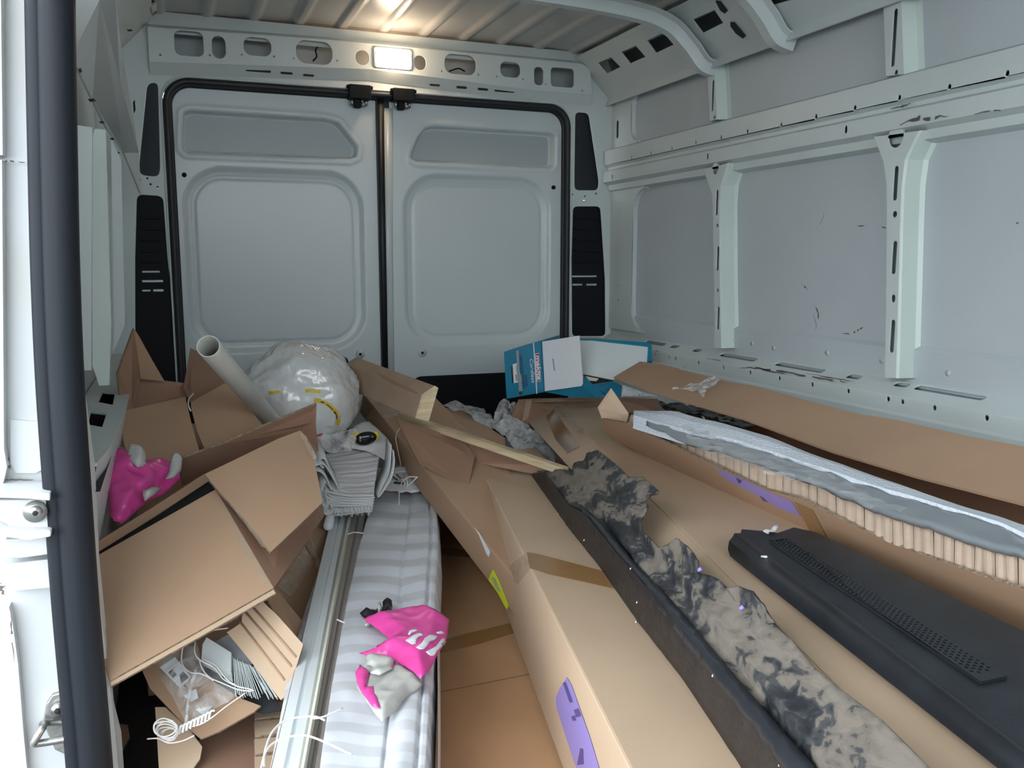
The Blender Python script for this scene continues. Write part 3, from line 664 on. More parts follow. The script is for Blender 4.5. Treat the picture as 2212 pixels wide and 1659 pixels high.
lboard('rib', [(240, 300), (262, 345), (270, 700), (246, 760)], 2.35, 0.02, 'paint')
lboard('brace', [(152, 0), (215, 0), (262, 215), (300, 330), (305, 420), (268, 330), (232, 280), (200, 215), (155, 120)], [1.6, 1.6, 2.4, 3.0, 3.1, 2.9, 2.5, 2.2, 1.7], 0.01, 'paint')
lboard('brace', [(210, 0), (250, 0), (262, 100), (300, 330), (262, 215)], [1.9, 1.9, 2.4, 3.05, 2.5], 0.01, 'paint')
for (u, v, Y, w_, h_) in ((173, 152, 1.75, 8, 10), (198, 216, 2.05, 18, 7), (220, 264, 2.35, 12, 5), (242, 300, 2.65, 10, 5), (254, 330, 2.9, 11, 4), (280, 65, 2.5, 13, 4), (290, 230, 3.0, 6, 30)):
    q = [P(u+dx*w_/2, v+dy*h_/2, Y=Y-0.035) for dx, dy in ((-1, -.6), (.4, -1), (1, .5), (-.4, 1))]
    board('slot_shade_plate', q, 0.004, 'dark', WL, 'dark')  # dark plate stands for the shade in a brace hole
# left ledge with two rectangular openings, scuffed inner face
lz = 0.80
def lh(L): return [(P(u, v, Z=lz).x, P(u, v, Z=lz).y) for u, v in L]
q1 = [(222, 846), (248, 848), (243, 874), (212, 868)]; q2 = [(196, 888), (230, 892), (220, 922), (189, 916)]
led = [(-0.128, 1.50), (-0.117, 1.62), (-0.112, 1.80), (-0.111, 2.0), (-0.111, 2.2), (-0.118, 2.6), (-0.125, 3.3)]
plate('ledge_top', [(XL-0.06, 1.45)]+led+[(XL-0.06, 3.3)], [lh(q1), lh(q2)], 0.003, (Vector((0, 0, lz)), (1, 0, 0), (0, 1, 0)), 'paint', WL)
V = [(x, y, lz) for x, y in led]+[(x-0.062, y, 0.50) for x, y in led]+[(-0.188, y, 0.0) for x, y in led]; n = len(led)
mk('ledge_face', V, [(i, i+1, n+i+1, n+i) for i in range(n-1)]+[(n+i, n+i+1, 2*n+i+1, 2*n+i) for i in range(n-1)], 'paint', WL)
mk('ledge_hole_shade', [(-0.25, 1.45, 0.765), (-0.122, 1.45, 0.765), (-0.118, 3.35, 0.765), (-0.25, 3.35, 0.765)], [(0, 1, 2, 3)], 'dark', WL)  # dark sheet put under the ledge openings as their shade
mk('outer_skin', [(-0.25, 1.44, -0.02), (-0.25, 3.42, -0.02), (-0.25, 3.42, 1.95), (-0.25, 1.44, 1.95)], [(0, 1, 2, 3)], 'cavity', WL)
lfp = Pl(Vector((-0.110, 1.8, lz)), Vector((-0.110, 2.2, lz)), Vector((-0.172, 1.8, 0.5)))
marks(lfp, [([(250, 962), (244, 985), (246, 1004)], 0.006), ([(240, 1010), (236, 1030)], 0.004), ([(228, 1060), (226, 1090)], 0.005), ([(256, 930), (252, 948)], 0.003)], 'scuff', WL)
# ---- sliding-door aperture: rear jamb, weatherstrip
JY = 1.40
def seal_x(v): return None
sl_c = [(104, -40), (108, 200), (112, 400), (117, 600), (127, 830), (142, 1050), (160, 1300), (183, 1560), (196, 1720)]
JB = struct(board('trim_3', [P(u, v, Y=JY) for u, v in [(-260, -60), (150, -60), (165, 600), (175, 830), (190, 1050), (215, 1300), (240, 1500), (262, 1720), (-260, 1720)]], 0.03, 'outer', None, 'outer'))
for du, r, m_ in ((-26, 0.0145, 'seal'), (14, 0.0250, 'seal')):
    pth = catmull([P(u+du, v, Y=JY-0.045) for u, v in sl_c], 4)
    tube('weatherstrip', pth, r, m_, JB, 12)
# thin painted flange to the right of the seal (edge of the wall lining)
fp = [(148, -40), (153, 200), (158, 400), (163, 600), (172, 830), (180, 1000), (192, 1200), (205, 1400), (212, 1500), (226, 1600), (236, 1720)]
fr = [(152, -40), (156, 200), (161, 400), (168, 600), (182, 830), (205, 1000), (214, 1200), (234, 1400), (242, 1500), (262, 1580), (272, 1720)]
q = [P(u, v, Y=JY-0.03) for u, v in fp]+[P(u, v, Y=JY+0.06) for u, v in fr]
n = len(fp); mk('lining_flange', q, [(i, i+1, n+i+1, n+i) for i in range(n-1)], 'paint', JB)
# jamb pressings
JP = Pl(P(0, 0, Y=JY), P(100, 0, Y=JY), P(0, 800, Y=JY))
board('jamb_pressing', JP.pts([(-260, -60), (10, -60), (14, 340), (-260, 350)], 0.03), 0.03, 'outer', JB, 'outer')
board('jamb_pressing', JP.pts([(-260, 362), (12, 350), (16, 960), (22, 1000), (14, 1035), (-260, 1010)], 0.028), 0.03, 'outer', JB, 'outer')
board('jamb_pressing', JP.pts([(24, 905), (90, 910), (96, 1010), (78, 1020), (36, 1020), (24, 1000)], 0.006), 0.006, 'outer', JB, 'outer')
board('jamb_pressing', JP.pts([(4, 1206), (150, 1190), (160, 1250), (20, 1262)], 0.03), 0.03, 'outer', JB, 'outer')
board('jamb_pressing', JP.pts([(-260, 1300), (25, 1300), (32, 1330), (44, 1420), (55, 1560), (70, 1720), (-260, 1720)], 0.022), 0.022, 'outer', JB, 'outer')
marks(JP, [([(14, 1032), (45, 1031), (78, 1032)], 0.004), ([(0, 352), (25, 350), (60, 353)], 0.004), ([(18, 985), (20, 1000), (24, 1010)], 0.006)], 'grime', JB, lift=0.012)
marks(JP, [([(4, 1238), (10, 1252), (16, 1268)], 0.010), ([(32, 1310), (34, 1350), (40, 1420)], 0.004)], 'grime', JB, lift=0.034)
# hinge roller bracket on the jamb
t = thing('door_hinge_bracket', 'white painted hinge bracket with round bolt beside the black door seal', 'hinge', tuple(P(60, 1165, Y=JY-0.05)))
def jy(L, Y): return [P(u, v, Y=Y) for u, v in L]
solid('arm', jy([(-40, 1080), (110, 1078), (112, 1150), (60, 1142), (20, 1138), (-10, 1120)], JY-0.055), (0, 0.05, 0), 'outer', t, 0.004, 2)
solid('upper_plate', jy([(-60, 1060), (108, 1066), (108, 1082), (60, 1078), (-60, 1074)], JY-0.075), (0, 0.07, 0), 'outer', t, 0.002)
solid('lower_plate', jy([(-60, 1140), (60, 1148), (110, 1146), (110, 1160), (60, 1168), (-60, 1150)], JY-0.075), (0, 0.07, 0), 'outer', t, 0.003, 2)
solid('foot', jy([(10, 1166), (112, 1160), (118, 1196), (45, 1206), (6, 1204)], JY-0.045), (0, 0.045, 0), 'outer', t, 0.002)
c = P(77, 1104, Y=JY-0.058)
tube('washer', [c, c+Vector((0, -0.005, 0))], 0.0155, 'steel', t, 20)
tube('bolt', [c+Vector((0.001, -0.004, 0)), c+Vector((0.001, -0.011, 0))], 0.009, 'steel', t, 16)
tube('bolt_socket', [c+Vector((0.001, -0.0105, 0)), c+Vector((0.001, -0.0125, 0))], 0.004, 'dark', t, 6)
# striker loop
t = thing('door_striker', 'worn steel striker loop bolted low on the white door jamb', 'striker', tuple(P(115, 1635, Y=JY-0.02)))
solid('base_plate', jy([(100, 1520), (112, 1502), (135, 1495), (152, 1495), (160, 1632), (140, 1630), (118, 1620), (105, 1590), (92, 1560)], JY-0.008), (0, 0.01, 0), 'steel', t, 0.002)
lp = [P(160, 1558, Y=JY-0.012), P(98, 1562, Y=JY-0.02), P(92, 1572, Y=JY-0.05), P(76, 1600, Y=JY-0.055), P(82, 1606, Y=JY-0.05), P(165, 1592, Y=JY-0.045)]
tube('loop', catmull(lp, 5), 0.0055, 'steel', t, 10)
c = P(126, 1530, Y=JY-0.010); tube('bolt', [c, c+Vector((0, -0.008, 0))], 0.010, 'steel', t, 14); tube('bolt_socket', [c+Vector((0, -0.0078, 0)), c+Vector((0, -0.0095, 0))], 0.005, 'dark', t, 6)
# unseen partial bulkhead behind the camera, added to keep the rear doors darker
FB = struct(box('front_light_baffle', (-0.19, -0.94, 0.0), (1.82, -0.90, 1.35), 'paint'))
# ================================================================== THE CARGO
def base(pts):
    c = sum(pts, Vector())/len(pts); return (c.x, c.y, min(p.z for p in pts))
def vplane(a, b): return Pl(a, b, a+Vector((0, 0, 0.5)))
def hplane(z): return Pl(Vector((0, 0, z)), Vector((1, 0, z)), Vector((0, 1, z)))
# ---- A: flat carton lying on the floor under everything in the middle
AZ = 0.25
ap = hplane(AZ)
tA = [Vector((0.02, 0.80, AZ)), Vector((0.80, 0.70, AZ)), Vector((1.00, 2.95, AZ)), Vector((0.22, 3.02, AZ))]
t = thing('flat_carton', 'large flat orange-brown carton lying under the striped blind and the middle long carton', 'carton', base([p-Vector((0, 0, AZ-0.004)) for p in tA]))
solid('body', [p-Vector((0, 0, 0.004)) for p in tA], (0, 0, -(AZ-0.010)), 'card_orange', t, 0.004)
s0 = ap.at(905, 1504); s1 = ap.at(1165, 1452); sd = (s1-s0); sl = sd.normalized()
def sx(k): return s0+sl*k
# two top panels meeting at a seam
pa = [tA[0]+Vector((0, 0, 0)), tA[1], sx(0.52)-Vector((0, 0.0015, 0)), sx(-0.32)-Vector((0, 0.0015, 0))]
pb = [sx(-0.32)+Vector((0, 0.0015, 0)), sx(0.52)+Vector((0, 0.0015, 0)), tA[2], tA[3]]
board('top_panel', pa, 0.004, 'card_orange', t, away=Vector((0, 0, -1))); board('top_panel', pb, 0.004, 'card_orange', t, away=Vector((0, 0, -1)))
decal('tape', ap, [(820, 1412), (1040, 1362), (1150, 1335), (1158, 1352), (1040, 1390), (820, 1442)], 'tape', t)
decal('tape', ap, [(880, 1176), (1030, 1190), (1040, 1206), (880, 1196)], 'tape', t)
decal('tape_glint', ap, [(955, 1372), (990, 1366), (1000, 1376), (960, 1385)], 'cleartape', t, lift=0.002)
# ---- long cartons
def beam(name, lab, T0, T1, B0, B1, wv, m, mtop=None, cat='carton', bev=0.004):
    """carton: left face T0(far top) T1(near top) B1 B0, width vector wv"""
    wv = Vector(wv); t = thing(name, lab, cat, base([B0, B1, B0+wv, B1+wv]))
    o = solid('body', [T0, T1, T1+wv, T0+wv], (0, 0, 0), m, t, bev, 2, bottom=[B0, B1, B1+wv, B0+wv])
    return t, o
pC = vplane(P(1022, 985, Z=.50), P(1360, 1659, Z=.50))
T0 = pC.at(1024, 984); T1 = pC.at(1360, 1659); e = (T1-T0).normalized(); T1 = T0+e*2.15
B0 = Vector((T0.x+0.01, T0.y+0.03, 0.262)); B1 = T1+Vector((0, 0, -0.238))
tC, oC = beam('long_carton', 'long light-brown taped carton in the middle carrying the muddy black plastic trim', T0, T1, B0, B1, (0.235, 0.047, 0), 'card_light')
topC = Pl(T0, T1, T0+Vector((0.31, 0.062, 0)))
decal('tape', topC, [(1138, 1194), (1160, 1197), (1330, 1242), (1400, 1262), (1410, 1290), (1345, 1277), (1180, 1240), (1145, 1228)], 'tape', tC)
decal('tape', pC, [(1138, 1194), (1145, 1228), (1120, 1262), (1100, 1250), (1098, 1225)], 'cleartape', tC)
decal('tape', pC, [(1030, 1010), (1044, 1090), (1050, 1100), (1015, 1085), (1006, 1060), (1010, 1010)], 'cleartape', tC)
decal('end_tape', topC, [(1036, 992), (1062, 992), (1080, 1020), (1060, 1030)], 'cleartape', tC)
pc2 = pC
lab = decal('purple_sticker', pC, [(1226, 1463), (1236, 1480), (1250, 1520), (1275, 1590), (1305, 1690), (1262, 1700), (1240, 1640), (1204, 1530), (1202, 1508), (1212, 1485)], 'purple', tC, lift=0.001)
lab['label'] = 'purple paper sticker with small print'
decal('print', pC, [(1219, 1475), (1224, 1473), (1240, 1516), (1234, 1518)], 'purple_dk', lab, lift=0.0022)
decal('print', pC, [(1243, 1533), (1252, 1530), (1258, 1546), (1248, 1549)], 'purple_dk', lab, lift=0.0022)
decal('print', pC, [(1237, 1548), (1244, 1545), (1247, 1556), (1241, 1557)], 'purple_dk', lab, lift=0.0022)
decal('print', pC, [(1257, 1616), (1262, 1618), (1263, 1650), (1250, 1652)], 'purple_dk', lab, lift=0.0022)
# torn far end of that carton
board('torn_flap', [topC.at(1024, 984, -.002), topC.at(1062, 978, 0.02), topC.at(1052, 990, 0.0), topC.at(1036, 1004, 0.0)], 0.003, 'card', tC)
# ---- B: narrow long carton further left, tilted up at the back
bp0 = P(784, 849, Y=2.95); bp1 = P(1030, 1150, Z=.45); eB = (bp1-bp0).normalized()
T1 = bp0+eB*1.42; pB = vplane(bp0, bp1); B0 = pB.at(776, 890); B1 = pB.at(1128, 1352)
tB, oB = beam('long_carton', 'long brown carton tilted up at the back with a yellow sticker near its front', bp0, T1, B0, B1, (0.24, 0.05, 0.0), 'card')
s_ = decal('yellow_sticker', pB, [(1066, 1229), (1078, 1252), (1099, 1305), (1099, 1311), (1096, 1317), (1076, 1281), (1056, 1252)], 'yellow', tB, lift=0.001)
s_['label'] = 'bright yellow sticker with rows of small print'
for k in range(3):
    decal('print', pB, [(1063+k*3, 1246+k*1), (1064+k*3, 1245.5+k*1), (1076+k*4, 1272+k*3), (1075+k*4, 1272.5+k*3)], 'greyink', s_, lift=0.0022)
decal('white_sticker', pB, [(1026, 1139), (1037, 1152), (1060, 1192), (1057, 1203), (1052, 1196), (1036, 1156)], 'white', tB, lift=0.001)
decal('tape', pB, [(790, 862), (806, 880), (790, 905), (778, 890)], 'cleartape', tB)
decal('tape', Pl(bp0, bp1, bp0+Vector((0.24, 0.05, 0))), [(800, 870), (830, 905), (880, 895), (850, 868)], 'cleartape', tB)
board('upper_flap', [P(856, 905, Y=2.55), P(1000, 950, Y=2.45), P(1026, 985, Y=2.35), P(1010, 1060, Y=2.2), P(905, 1000, Y=2.35)], 0.004, 'card_red_shaded', tB)
# ---- D: carton right of the middle, higher, its left side lit
dz = 0.60
T0 = P(1199, 871, Z=dz); T1 = P(1987, 1659, Z=dz); eD = (T1-T0).normalized(); T1 = T0+eD*2.55
B0 = T0-Vector((0, 0, dz-0.258)); B1 = T1-Vector((0, 0, dz-0.258))
topD = Pl(T0, T1, T0+Vector((1, 0.1, 0)))
tD, oD = beam('long_carton', 'tall light-brown carton between the muddy trim and the black grille panel', T0, T1, B0, B1, (0.27, 0.05, 0), 'card_light')
sh = Vector((-0.125, 0, -0.045)); shn = Vector((-0.055, 0, -0.020))
board('shoulder_panel', [T0+Vector((0, 0, -.002)), T1+Vector((0, 0, -.002)), T1+shn, T0+sh], 0.004, 'card_light', tD, away=Vector((0, 0, -1)))
lD = Pl(T0, T1, T1+sh)
decal('tape', lD, [(1180, 900), (1196, 885), (1242, 950), (1252, 965), (1226, 980), (1200, 950)], 'tape', tD)
decal('tape', topD, [(1199, 880), (1208, 876), (1262, 930), (1252, 942)], 'cleartape', tD)
board('end_flap', [P(1141, 891, Y=2.86), P(1174, 897, Y=2.82), P(1199, 871, Y=2.87), P(1222, 930, Y=2.70), P(1200, 950, Y=2.70), P(1148, 922, Y=2.80)], 0.004, 'card_light', tD)
# ---- E: long open carton on the right with honeycomb packing and foam
eT0 = P(1300, 905, Z=.68); eT1 = P(2212, 1275, Z=.68); pE = Pl(eT0, eT1, eT0+Vector((0.045, 0, -0.06))); ed = (eT1-eT0).normalized(); eN = eT0+ed*1.75
zb = 0.622; W = Vector((0.33, 0.02, 0))
tE = thing('open_long_carton', 'long open carton on the right with raised lid flap and foam inside', 'carton', base([Vector((eT0.x, eT0.y, zb)), Vector((eN.x, eN.y, zb)), Vector((eN.x, eN.y, zb))+W]))
down = Vector((0.045, 0, zb-0.68))
hLw = [(1300, 905), (1353, 914), (1474, 973), (1548, 1007), (1657, 1058), (1728, 1078), (1924, 1174), (2109, 1240), (2212, 1274), (2330, 1324)]
board('side_wall', pE.pts(hLw+[(2330, 1428), (2212, 1368), (1913, 1225), (1680, 1135), (1493, 1036), (1337, 956), (1304, 935)]), 0.005, 'card', tE)
board('bottom', [eT0+down, eN+down, eN+down+W, eT0+down+W], 0.004, 'card', tE, away=Vector((0, 0, 1)))
board('side_wall', [eT0+W+Vector((0, 0, 0.06)), eN+W+Vector((0, 0, 0.06)), eN+W+down, eT0+W+down], 0.005, 'card_red_shaded', tE, away=Vector((-1, 0, 0)))
board('end_wall', [P(1291, 880, Y=2.14), P(1320, 838, Y=2.16), P(1358, 893, Y=2.10), P(1353, 913, Y=2.08), eT0+Vector((0.0, 0.0, 0))], 0.005, 'card_light', tE)
board('end_wall', [eT0, eT0+down, eT0+down+W, eT0+W], 0.004, 'card_red_shaded', tE, away=Vector((0, 1, 0)))
st = decal('purple_sticker', pE, [(1548, 1011), (1560, 1026), (1580, 1041), (1620, 1060), (1690, 1100), (1730, 1113), (1710, 1082), (1660, 1062), (1600, 1033)], 'purple', tE, lift=0.001)
st['label'] = 'purple paper sticker in the shade of the carton'
decal('print', pE, [(1592, 1031), (1604, 1036), (1600, 1043), (1596, 1040)], 'purple_dk', st, lift=0.0022)
decal('print', pE, [(1643, 1070), (1650, 1073), (1660, 1083), (1650, 1080)], 'purple_dk', st, lift=0.0022)
decal('tape', pE, [(1716, 1083), (1755, 1100), (1790, 1165), (1752, 1150)], 'tape', tE)
H0 = P(1383, 782, X=1.44); H1 = P(2212, 967, X=1.44); F0 = P(1326, 816, X=1.27); F1 = P(2212, 1091, X=1.27)
hd = (H1-H0).normalized(); fd = (F1-F0).normalized()
lidp = Pl(H0, H1, F1)
lid = lidp.pts([(1383, 782), (1429, 789), (1566, 825), (1635, 837), (1840, 894), (1932, 908), (2069, 940), (2212, 967), (2330, 998), (2330, 1127), (2212, 1091), (1978, 1031), (1795, 976), (1612, 908), (1429, 853), (1326, 816)])
vH = vplane(H0, H1); vF = vplane(F0, F1)
lU = [(1383, 782), (1429, 789), (1566, 825), (1635, 837), (1840, 894), (1932, 908), (2069, 940), (2212, 967), (2330, 998)]
lL = [(1326, 816), (1429, 853), (1612, 908), (1795, 976), (1978, 1031), (2212, 1091), (2330, 1127)]
def lfn(a, b):
    uu = 1383+(2330-1383)*b; ul = 1326+(2330-1326)*b
    p = vH.at(uu, yl(lU, uu)); q = vF.at(ul, yl(lL, ul)); return q.lerp(p, a)
def yl(L, u):
    for (a, b), (c, d) in zip(L, L[1:]):
        if a <= u <= c: return b+(d-b)*(u-a)/(c-a)
    return L[-1][1]
grid('lid_flap', lfn, 4, 40, 'card', tE, smooth=False, th=0.005)
board('lid_end_tab', [lidp.at(1383, 782, -0.008), lidp.at(1340, 791, -0.02), lidp.at(1344, 800, -0.02), lidp.at(1360, 800, -0.008)], 0.004, 'card_red_shaded', tE)
tp = patch('clear_tape_scrap', lidp, [(1452, 850), (1470, 842), (1508, 836), (1545, 820), (1558, 830), (1540, 848), (1528, 852), (1522, 868), (1508, 854), (1480, 852)], 0.008,
      lambda x, y, e: 0.012+0.010*N3(x, y, 45), 'clearw', tE)
decal('tape', lidp, [(1425, 786), (1470, 797), (1466, 808), (1424, 798)], 'cleartape', tE)
# honeycomb packing: every flute a piece of its own
hU = [(1360, 894), (1474, 949), (1589, 981), (1675, 1008), (1759, 1039), (1828, 1066), (1924, 1108), (2008, 1130), (2077, 1156), (2141, 1177), (2212, 1193), (2330, 1235)]
hL = [(1353, 915), (1474, 974), (1548, 1008), (1657, 1059), (1728, 1079), (1924, 1175), (2109, 1241), (2212, 1275), (2330, 1325)]
pH = Pl(eT0+Vector((0.018, 0, 0)), eN+Vector((0.018, 0, 0)), eN+Vector((0.034, 0, 0.08)))
def yl(L, u):
    for (a, b), (c, d) in zip(L, L[1:]):
        if a <= u <= c: return b+(d-b)*(u-a)/(c-a)
    return L[-1][1]
hc = bpy.data.objects.new('honeycomb_packing', None)
link(hc, tE); hc.location = Vector((0, 0, 0))
def on_hp(u, L): return pH.at(u, yl(L, u))
u = 1362.0; fl_me = []
hcb = board('honeycomb_backing', [pH.at(a, b, -0.006) for a, b in hU]+[pH.at(a, b, -0.006) for a, b in hL[::-1]], 0.003, 'honey', tE, 'card_edge')
bpy.data.objects.remove(hc)
k = 0
while u < 2290:
    p0 = on_hp(u, hL)+Vector((0, 0, 0.001)); p1 = on_hp(u, hU)
    dist = (p0-O).length; wpx = 0.0165/dist*FPX*1.0+1.5+random.uniform(-2, 2)
    q0 = on_hp(min(u+wpx, 2320), hL)+Vector((0, 0, 0.001)); q1 = on_hp(min(u+wpx, 2320), hU)
    sk = Vector((0.0, random.uniform(-.002, .002), 0)); V = []; F = []
    for i in range(5):
        a = math.pi*i/4; c0 = p0.lerp(q0, (1-math.cos(a))/2*0.92)+pH.n*(0.0055*math.sin(a)-0.003); c1 = p1.lerp(q1, (1-math.cos(a))/2*0.92)+pH.n*(0.0055*math.sin(a)-0.003)+sk
        V += [c0, c1]
    for i in range(4): F.append((2*i, 2*i+1, 2*i+3, 2*i+2))
    F.append((1, 3, 5, 7, 9)); F.append((0, 2, 4, 6, 8))
    fix(mk('paper_flute', V, F, 'honey', hcb, smooth=False)); u += wpx; k += 1
# foam strip and wrapped grey panel lying in the carton (things of their own)
fU = [(1369, 885), (1456, 887), (1548, 910), (1657, 940), (1781, 990), (1932, 1040), (2092, 1100), (2212, 1132), (2330, 1168)]
fL = [(1369, 896), (1474, 926), (1589, 949), (1703, 985), (1840, 1031), (2023, 1086), (2161, 1127), (2212, 1150), (2330, 1190)]
f0, f1 = P(1369, 885, Z=.735), P(2330, 1168, Z=.735); fzU = vplane(f0+Vector((0.03, 0, 0)), f1+Vector((0.03, 0, 0)))
g0, g1 = P(1369, 896, Z=.735), P(2330, 1190, Z=.735); fzL = vplane(g0, g1)
def lerp_line(L, n):
    u0, u1 = L[0][0], L[-1][0]; return [(u0+(u1-u0)*i/n, yl(L, u0+(u1-u0)*i/n)) for i in range(n+1)]
U_ = lerp_line(fU, 60); L_ = lerp_line(fL, 60)
V = []; F = []
for (a, b), (c, d) in zip(U_, L_):
    p = fzU.at(a, b); q = fzL.at(c, d); nz = 0.003*N3(p.y, 0, 9)
    V += [p+Vector((0.004, 0, -0.035)), p+Vector((0.002, 0, -0.002+nz)), p.lerp(q, 0.5)+Vector((0, 0, 0.004+nz)), q+Vector((0, 0, -0.001+nz)), q+Vector((-0.002, 0, -0.035))]
for i in range(60):
    for j in range(4): F.append((5*i+j, 5*i+j+1, 5*i+j+6, 5*i+j+5))
F.append((0, 1, 2, 3, 4)); F.append((300, 304, 303, 302, 301))
tag(recenter(fix(mk('foam_strip', V, F, 'foam', None, smooth=False))), 'long white foam strip lying in the open carton on the right', 'foam')
V = []; F = []
U_ = lerp_line([(1400, 899), (1474, 926), (1589, 949), (1703, 985), (1840, 1031), (2023, 1086), (2161, 1127), (2212, 1150), (2330, 1190)], 80)
L_ = lerp_line([(1400, 915), (1474, 949), (1589, 981), (1675, 1008), (1759, 1039), (1828, 1066), (1924, 1108), (2008, 1130), (2077, 1156), (2141, 1177), (2212, 1193), (2330, 1235)], 80)
h0, h1 = P(1400, 915, Z=.722), P(2330, 1235, Z=.722); gzL = vplane(h0-Vector((0.01, 0, 0)), h1-Vector((0.01, 0, 0)))
for i, ((a, b), (c, d)) in enumerate(zip(U_, L_)):
    p = fzL.at(a, b)-Vector((0, 0, 0.006)); q = gzL.at(c, d)
    for j in range(7):
        s = p.lerp(q, j/6); V.append(s+Vector((0, 0, -0.006+0.001*math.sin(j/6*math.pi)+0.004*N3(s.x, s.y, 22)+0.003*N3(s.x, s.y, 60))))
for i in range(80):
    for j in range(6): F.append((7*i+j, 7*i+j+1, 7*i+j+8, 7*i+j+7))
gp = tag(recenter(mk('wrapped_panel', V, F, 'greyfoil', None, True)), 'long grey panel wrapped in film beside the white foam strip', 'panel'); thicken(gp, 0.012)
cw = patch('clear_film_wrap', hplane(0.738), [(1470, 925), (1560, 935), (1640, 965), (1720, 985), (1800, 1030), (1880, 1075), (1960, 1105), (1900, 1112), (1800, 1065), (1700, 1040), (1600, 1010), (1540, 990), (1490, 962)], 0.012,
     lambda x, y, e: 0.005+0.008*N3(x, y, 30)+0.006*N3(x, y, 70), 'clear', None)
tag(recenter(cw), 'crinkled clear plastic film over the honeycomb packing of the right carton', 'plastic film')
# dark green-black crumple behind the foam
cr = patch('dark_film', hplane(0.71), [(1420, 868), (1470, 872), (1540, 885), (1640, 920), (1600, 925), (1500, 895), (1430, 884)], 0.012, lambda x, y, e: 0.008*N3(x, y, 50), 'blackfilm', None)
tag(recenter(cr), 'crumpled black film under the lid flap of the right carton', 'plastic film')
# ---- F: black perforated grille panel
fz0 = 0.625
Fp = Pl(P(1569, 1161, Z=fz0), P(2189, 1638, Z=fz0), P(1700, 1150, Z=fz0+0.012))
tF = thing('grille_panel', 'black plastic panel with a perforated grille band, lying under the open carton', 'panel', tuple(Fp.at(1900, 1350)-Vector((0, 0, 0.02))))
o2 = Fp.o; a2 = (Fp.at(2189, 1638)-Fp.at(1569, 1161)).normalized(); b2 = Fp.n.cross(a2)
def f2(L): return [((p-o2).dot(a2), (p-o2).dot(b2)) for p in Fp.pts(L)]
outl = [(1602, 1178), (1598, 1158), (1600, 1142), (1650, 1146), (1680, 1150), (1715, 1142), (2400, 1500), (2400, 1790)]
band0 = f2([(1670, 1173), (2112, 1468)]); band1 = f2([(1712, 1168), (2145, 1446)])
holes = []
A0 = Vector(band0[0]); A1 = Vector(band0[1]); Bq = Vector(band1[0]); bw = 0.030; L0 = (A1-A0); nL = L0.length; L0.normalize(); N0 = Vector((-L0.y, L0.x))
if (Bq-A0).dot(N0) < 0: N0 = -N0
ncol = int(nL/0.0095)
for i in range(ncol):
    for j in range(5):
        c = A0+L0*(i*0.0095+(0.00475 if j % 2 else 0))+N0*(0.003+j*0.0056)
        holes.append([(c.x+0.0031, c.y), (c.x, c.y+0.0026), (c.x-0.0031, c.y), (c.x, c.y-0.0026)])
board('panel_sheet', Fp.pts([(1598, 1172), (1598, 1158), (1602, 1142), (1650, 1146), (1680, 1150), (1715, 1138), (1760, 1148), (2100, 1310), (2400, 1450), (2400, 1795), (2000, 1482)], -0.001), 0.003, 'panel_black', tF, 'panel_black')  # black sheet widened to the right, standing for shade under the open carton
c4 = [A0-L0*0.008-N0*0.004, A0+L0*(nL+0.010)-N0*0.004, A0+L0*(nL+0.010)+N0*(bw+0.001), A0-L0*0.008+N0*(bw+0.001)]
F3 = lambda c, l: o2+a2*c.x+b2*c.y+Fp.n*l
board('grille_backing', [F3(c, 0.0006) for c in c4], 0.0006, 'dark', tF, 'dark')
plate('grille_band', [tuple(c) for c in c4], holes, 0.0015, (o2+Fp.n*0.0036, a2, b2), 'panel_black', tF, bev=0.0)
# stepped front rim of the panel
rim = [(1602, 1178), (2330, 1745)]
def rimline(du, dv, lift): return [Fp.at(1585+du, 1152+dv, lift), Fp.at(1670+du, 1218+dv, lift), Fp.at(1871+du, 1372+dv, lift), Fp.at(2189+du, 1615+dv, lift), Fp.at(2330+du, 1722+dv, lift)]
rows = [rimline(18, -2, -0.001), rimline(14, 2, 0.002), rimline(2, 4, 0.004), rimline(-2, 8, 0.001), rimline(-10, 14, -0.002), rimline(-14, 20, -0.012), rimline(-10, 28, -0.018)]
V = [p for r in rows for p in r]; n = 5
mk('rim', V, [(i*n+j, i*n+j+1, i*n+n+j+1, i*n+n+j) for i in range(len(rows)-1) for j in range(n-1)]+[tuple(i*n for i in range(len(rows)))], 'panel_black', tF, smooth=True)
q = Fp.at(1645, 1207, 0.004); tube('white_clip', [q, q+Vector((0.004, -0.010, 0.002))], 0.0022, 'white', tF, 6)
patch('paper_scrap', Fp, [(1648, 1150), (1664, 1146), (1678, 1136), (1682, 1140), (1674, 1152), (1662, 1152), (1660, 1158)], 0.004, lambda x, y, e: 0.003+0.003*N3(x, y, 80), 'white', tF)
# ---- muddy black trim lying over the two cartons
tT = thing('muddy_trim', 'long black plastic trim caked in dried mud with jagged bracket edge', 'trim', base([P(1146, 1023, Z=.505), P(1604, 1659, Z=.505)]))
le = [(1146, 1023), (1197, 1101), (1293, 1220), (1380, 1344), (1480, 1472), (1604, 1659), (1680, 1780)]
ri = [(1166, 1020), (1222, 1092), (1256, 1110), (1320, 1193), (1393, 1280), (1526, 1444), (1640, 1586), (1692, 1659), (1775, 1780)]
sp_ = Pl(P(1146, 1023, Z=.506), P(1604, 1659, Z=.506), P(1694, 1659, Z=.560))
tp_ = Pl(P(1256, 1110, Z=.552), P(1692, 1659, Z=.560), P(1510, 1239, Z=.632))
patch('side_face', sp_, le+[(u+8+max(0, (v-1100)*0.035), v) for u, v in ri[::-1]], 0.02, lambda x, y, e: 0.0012*N3(x, y, 60), 'bronze', tT, th=0.003)
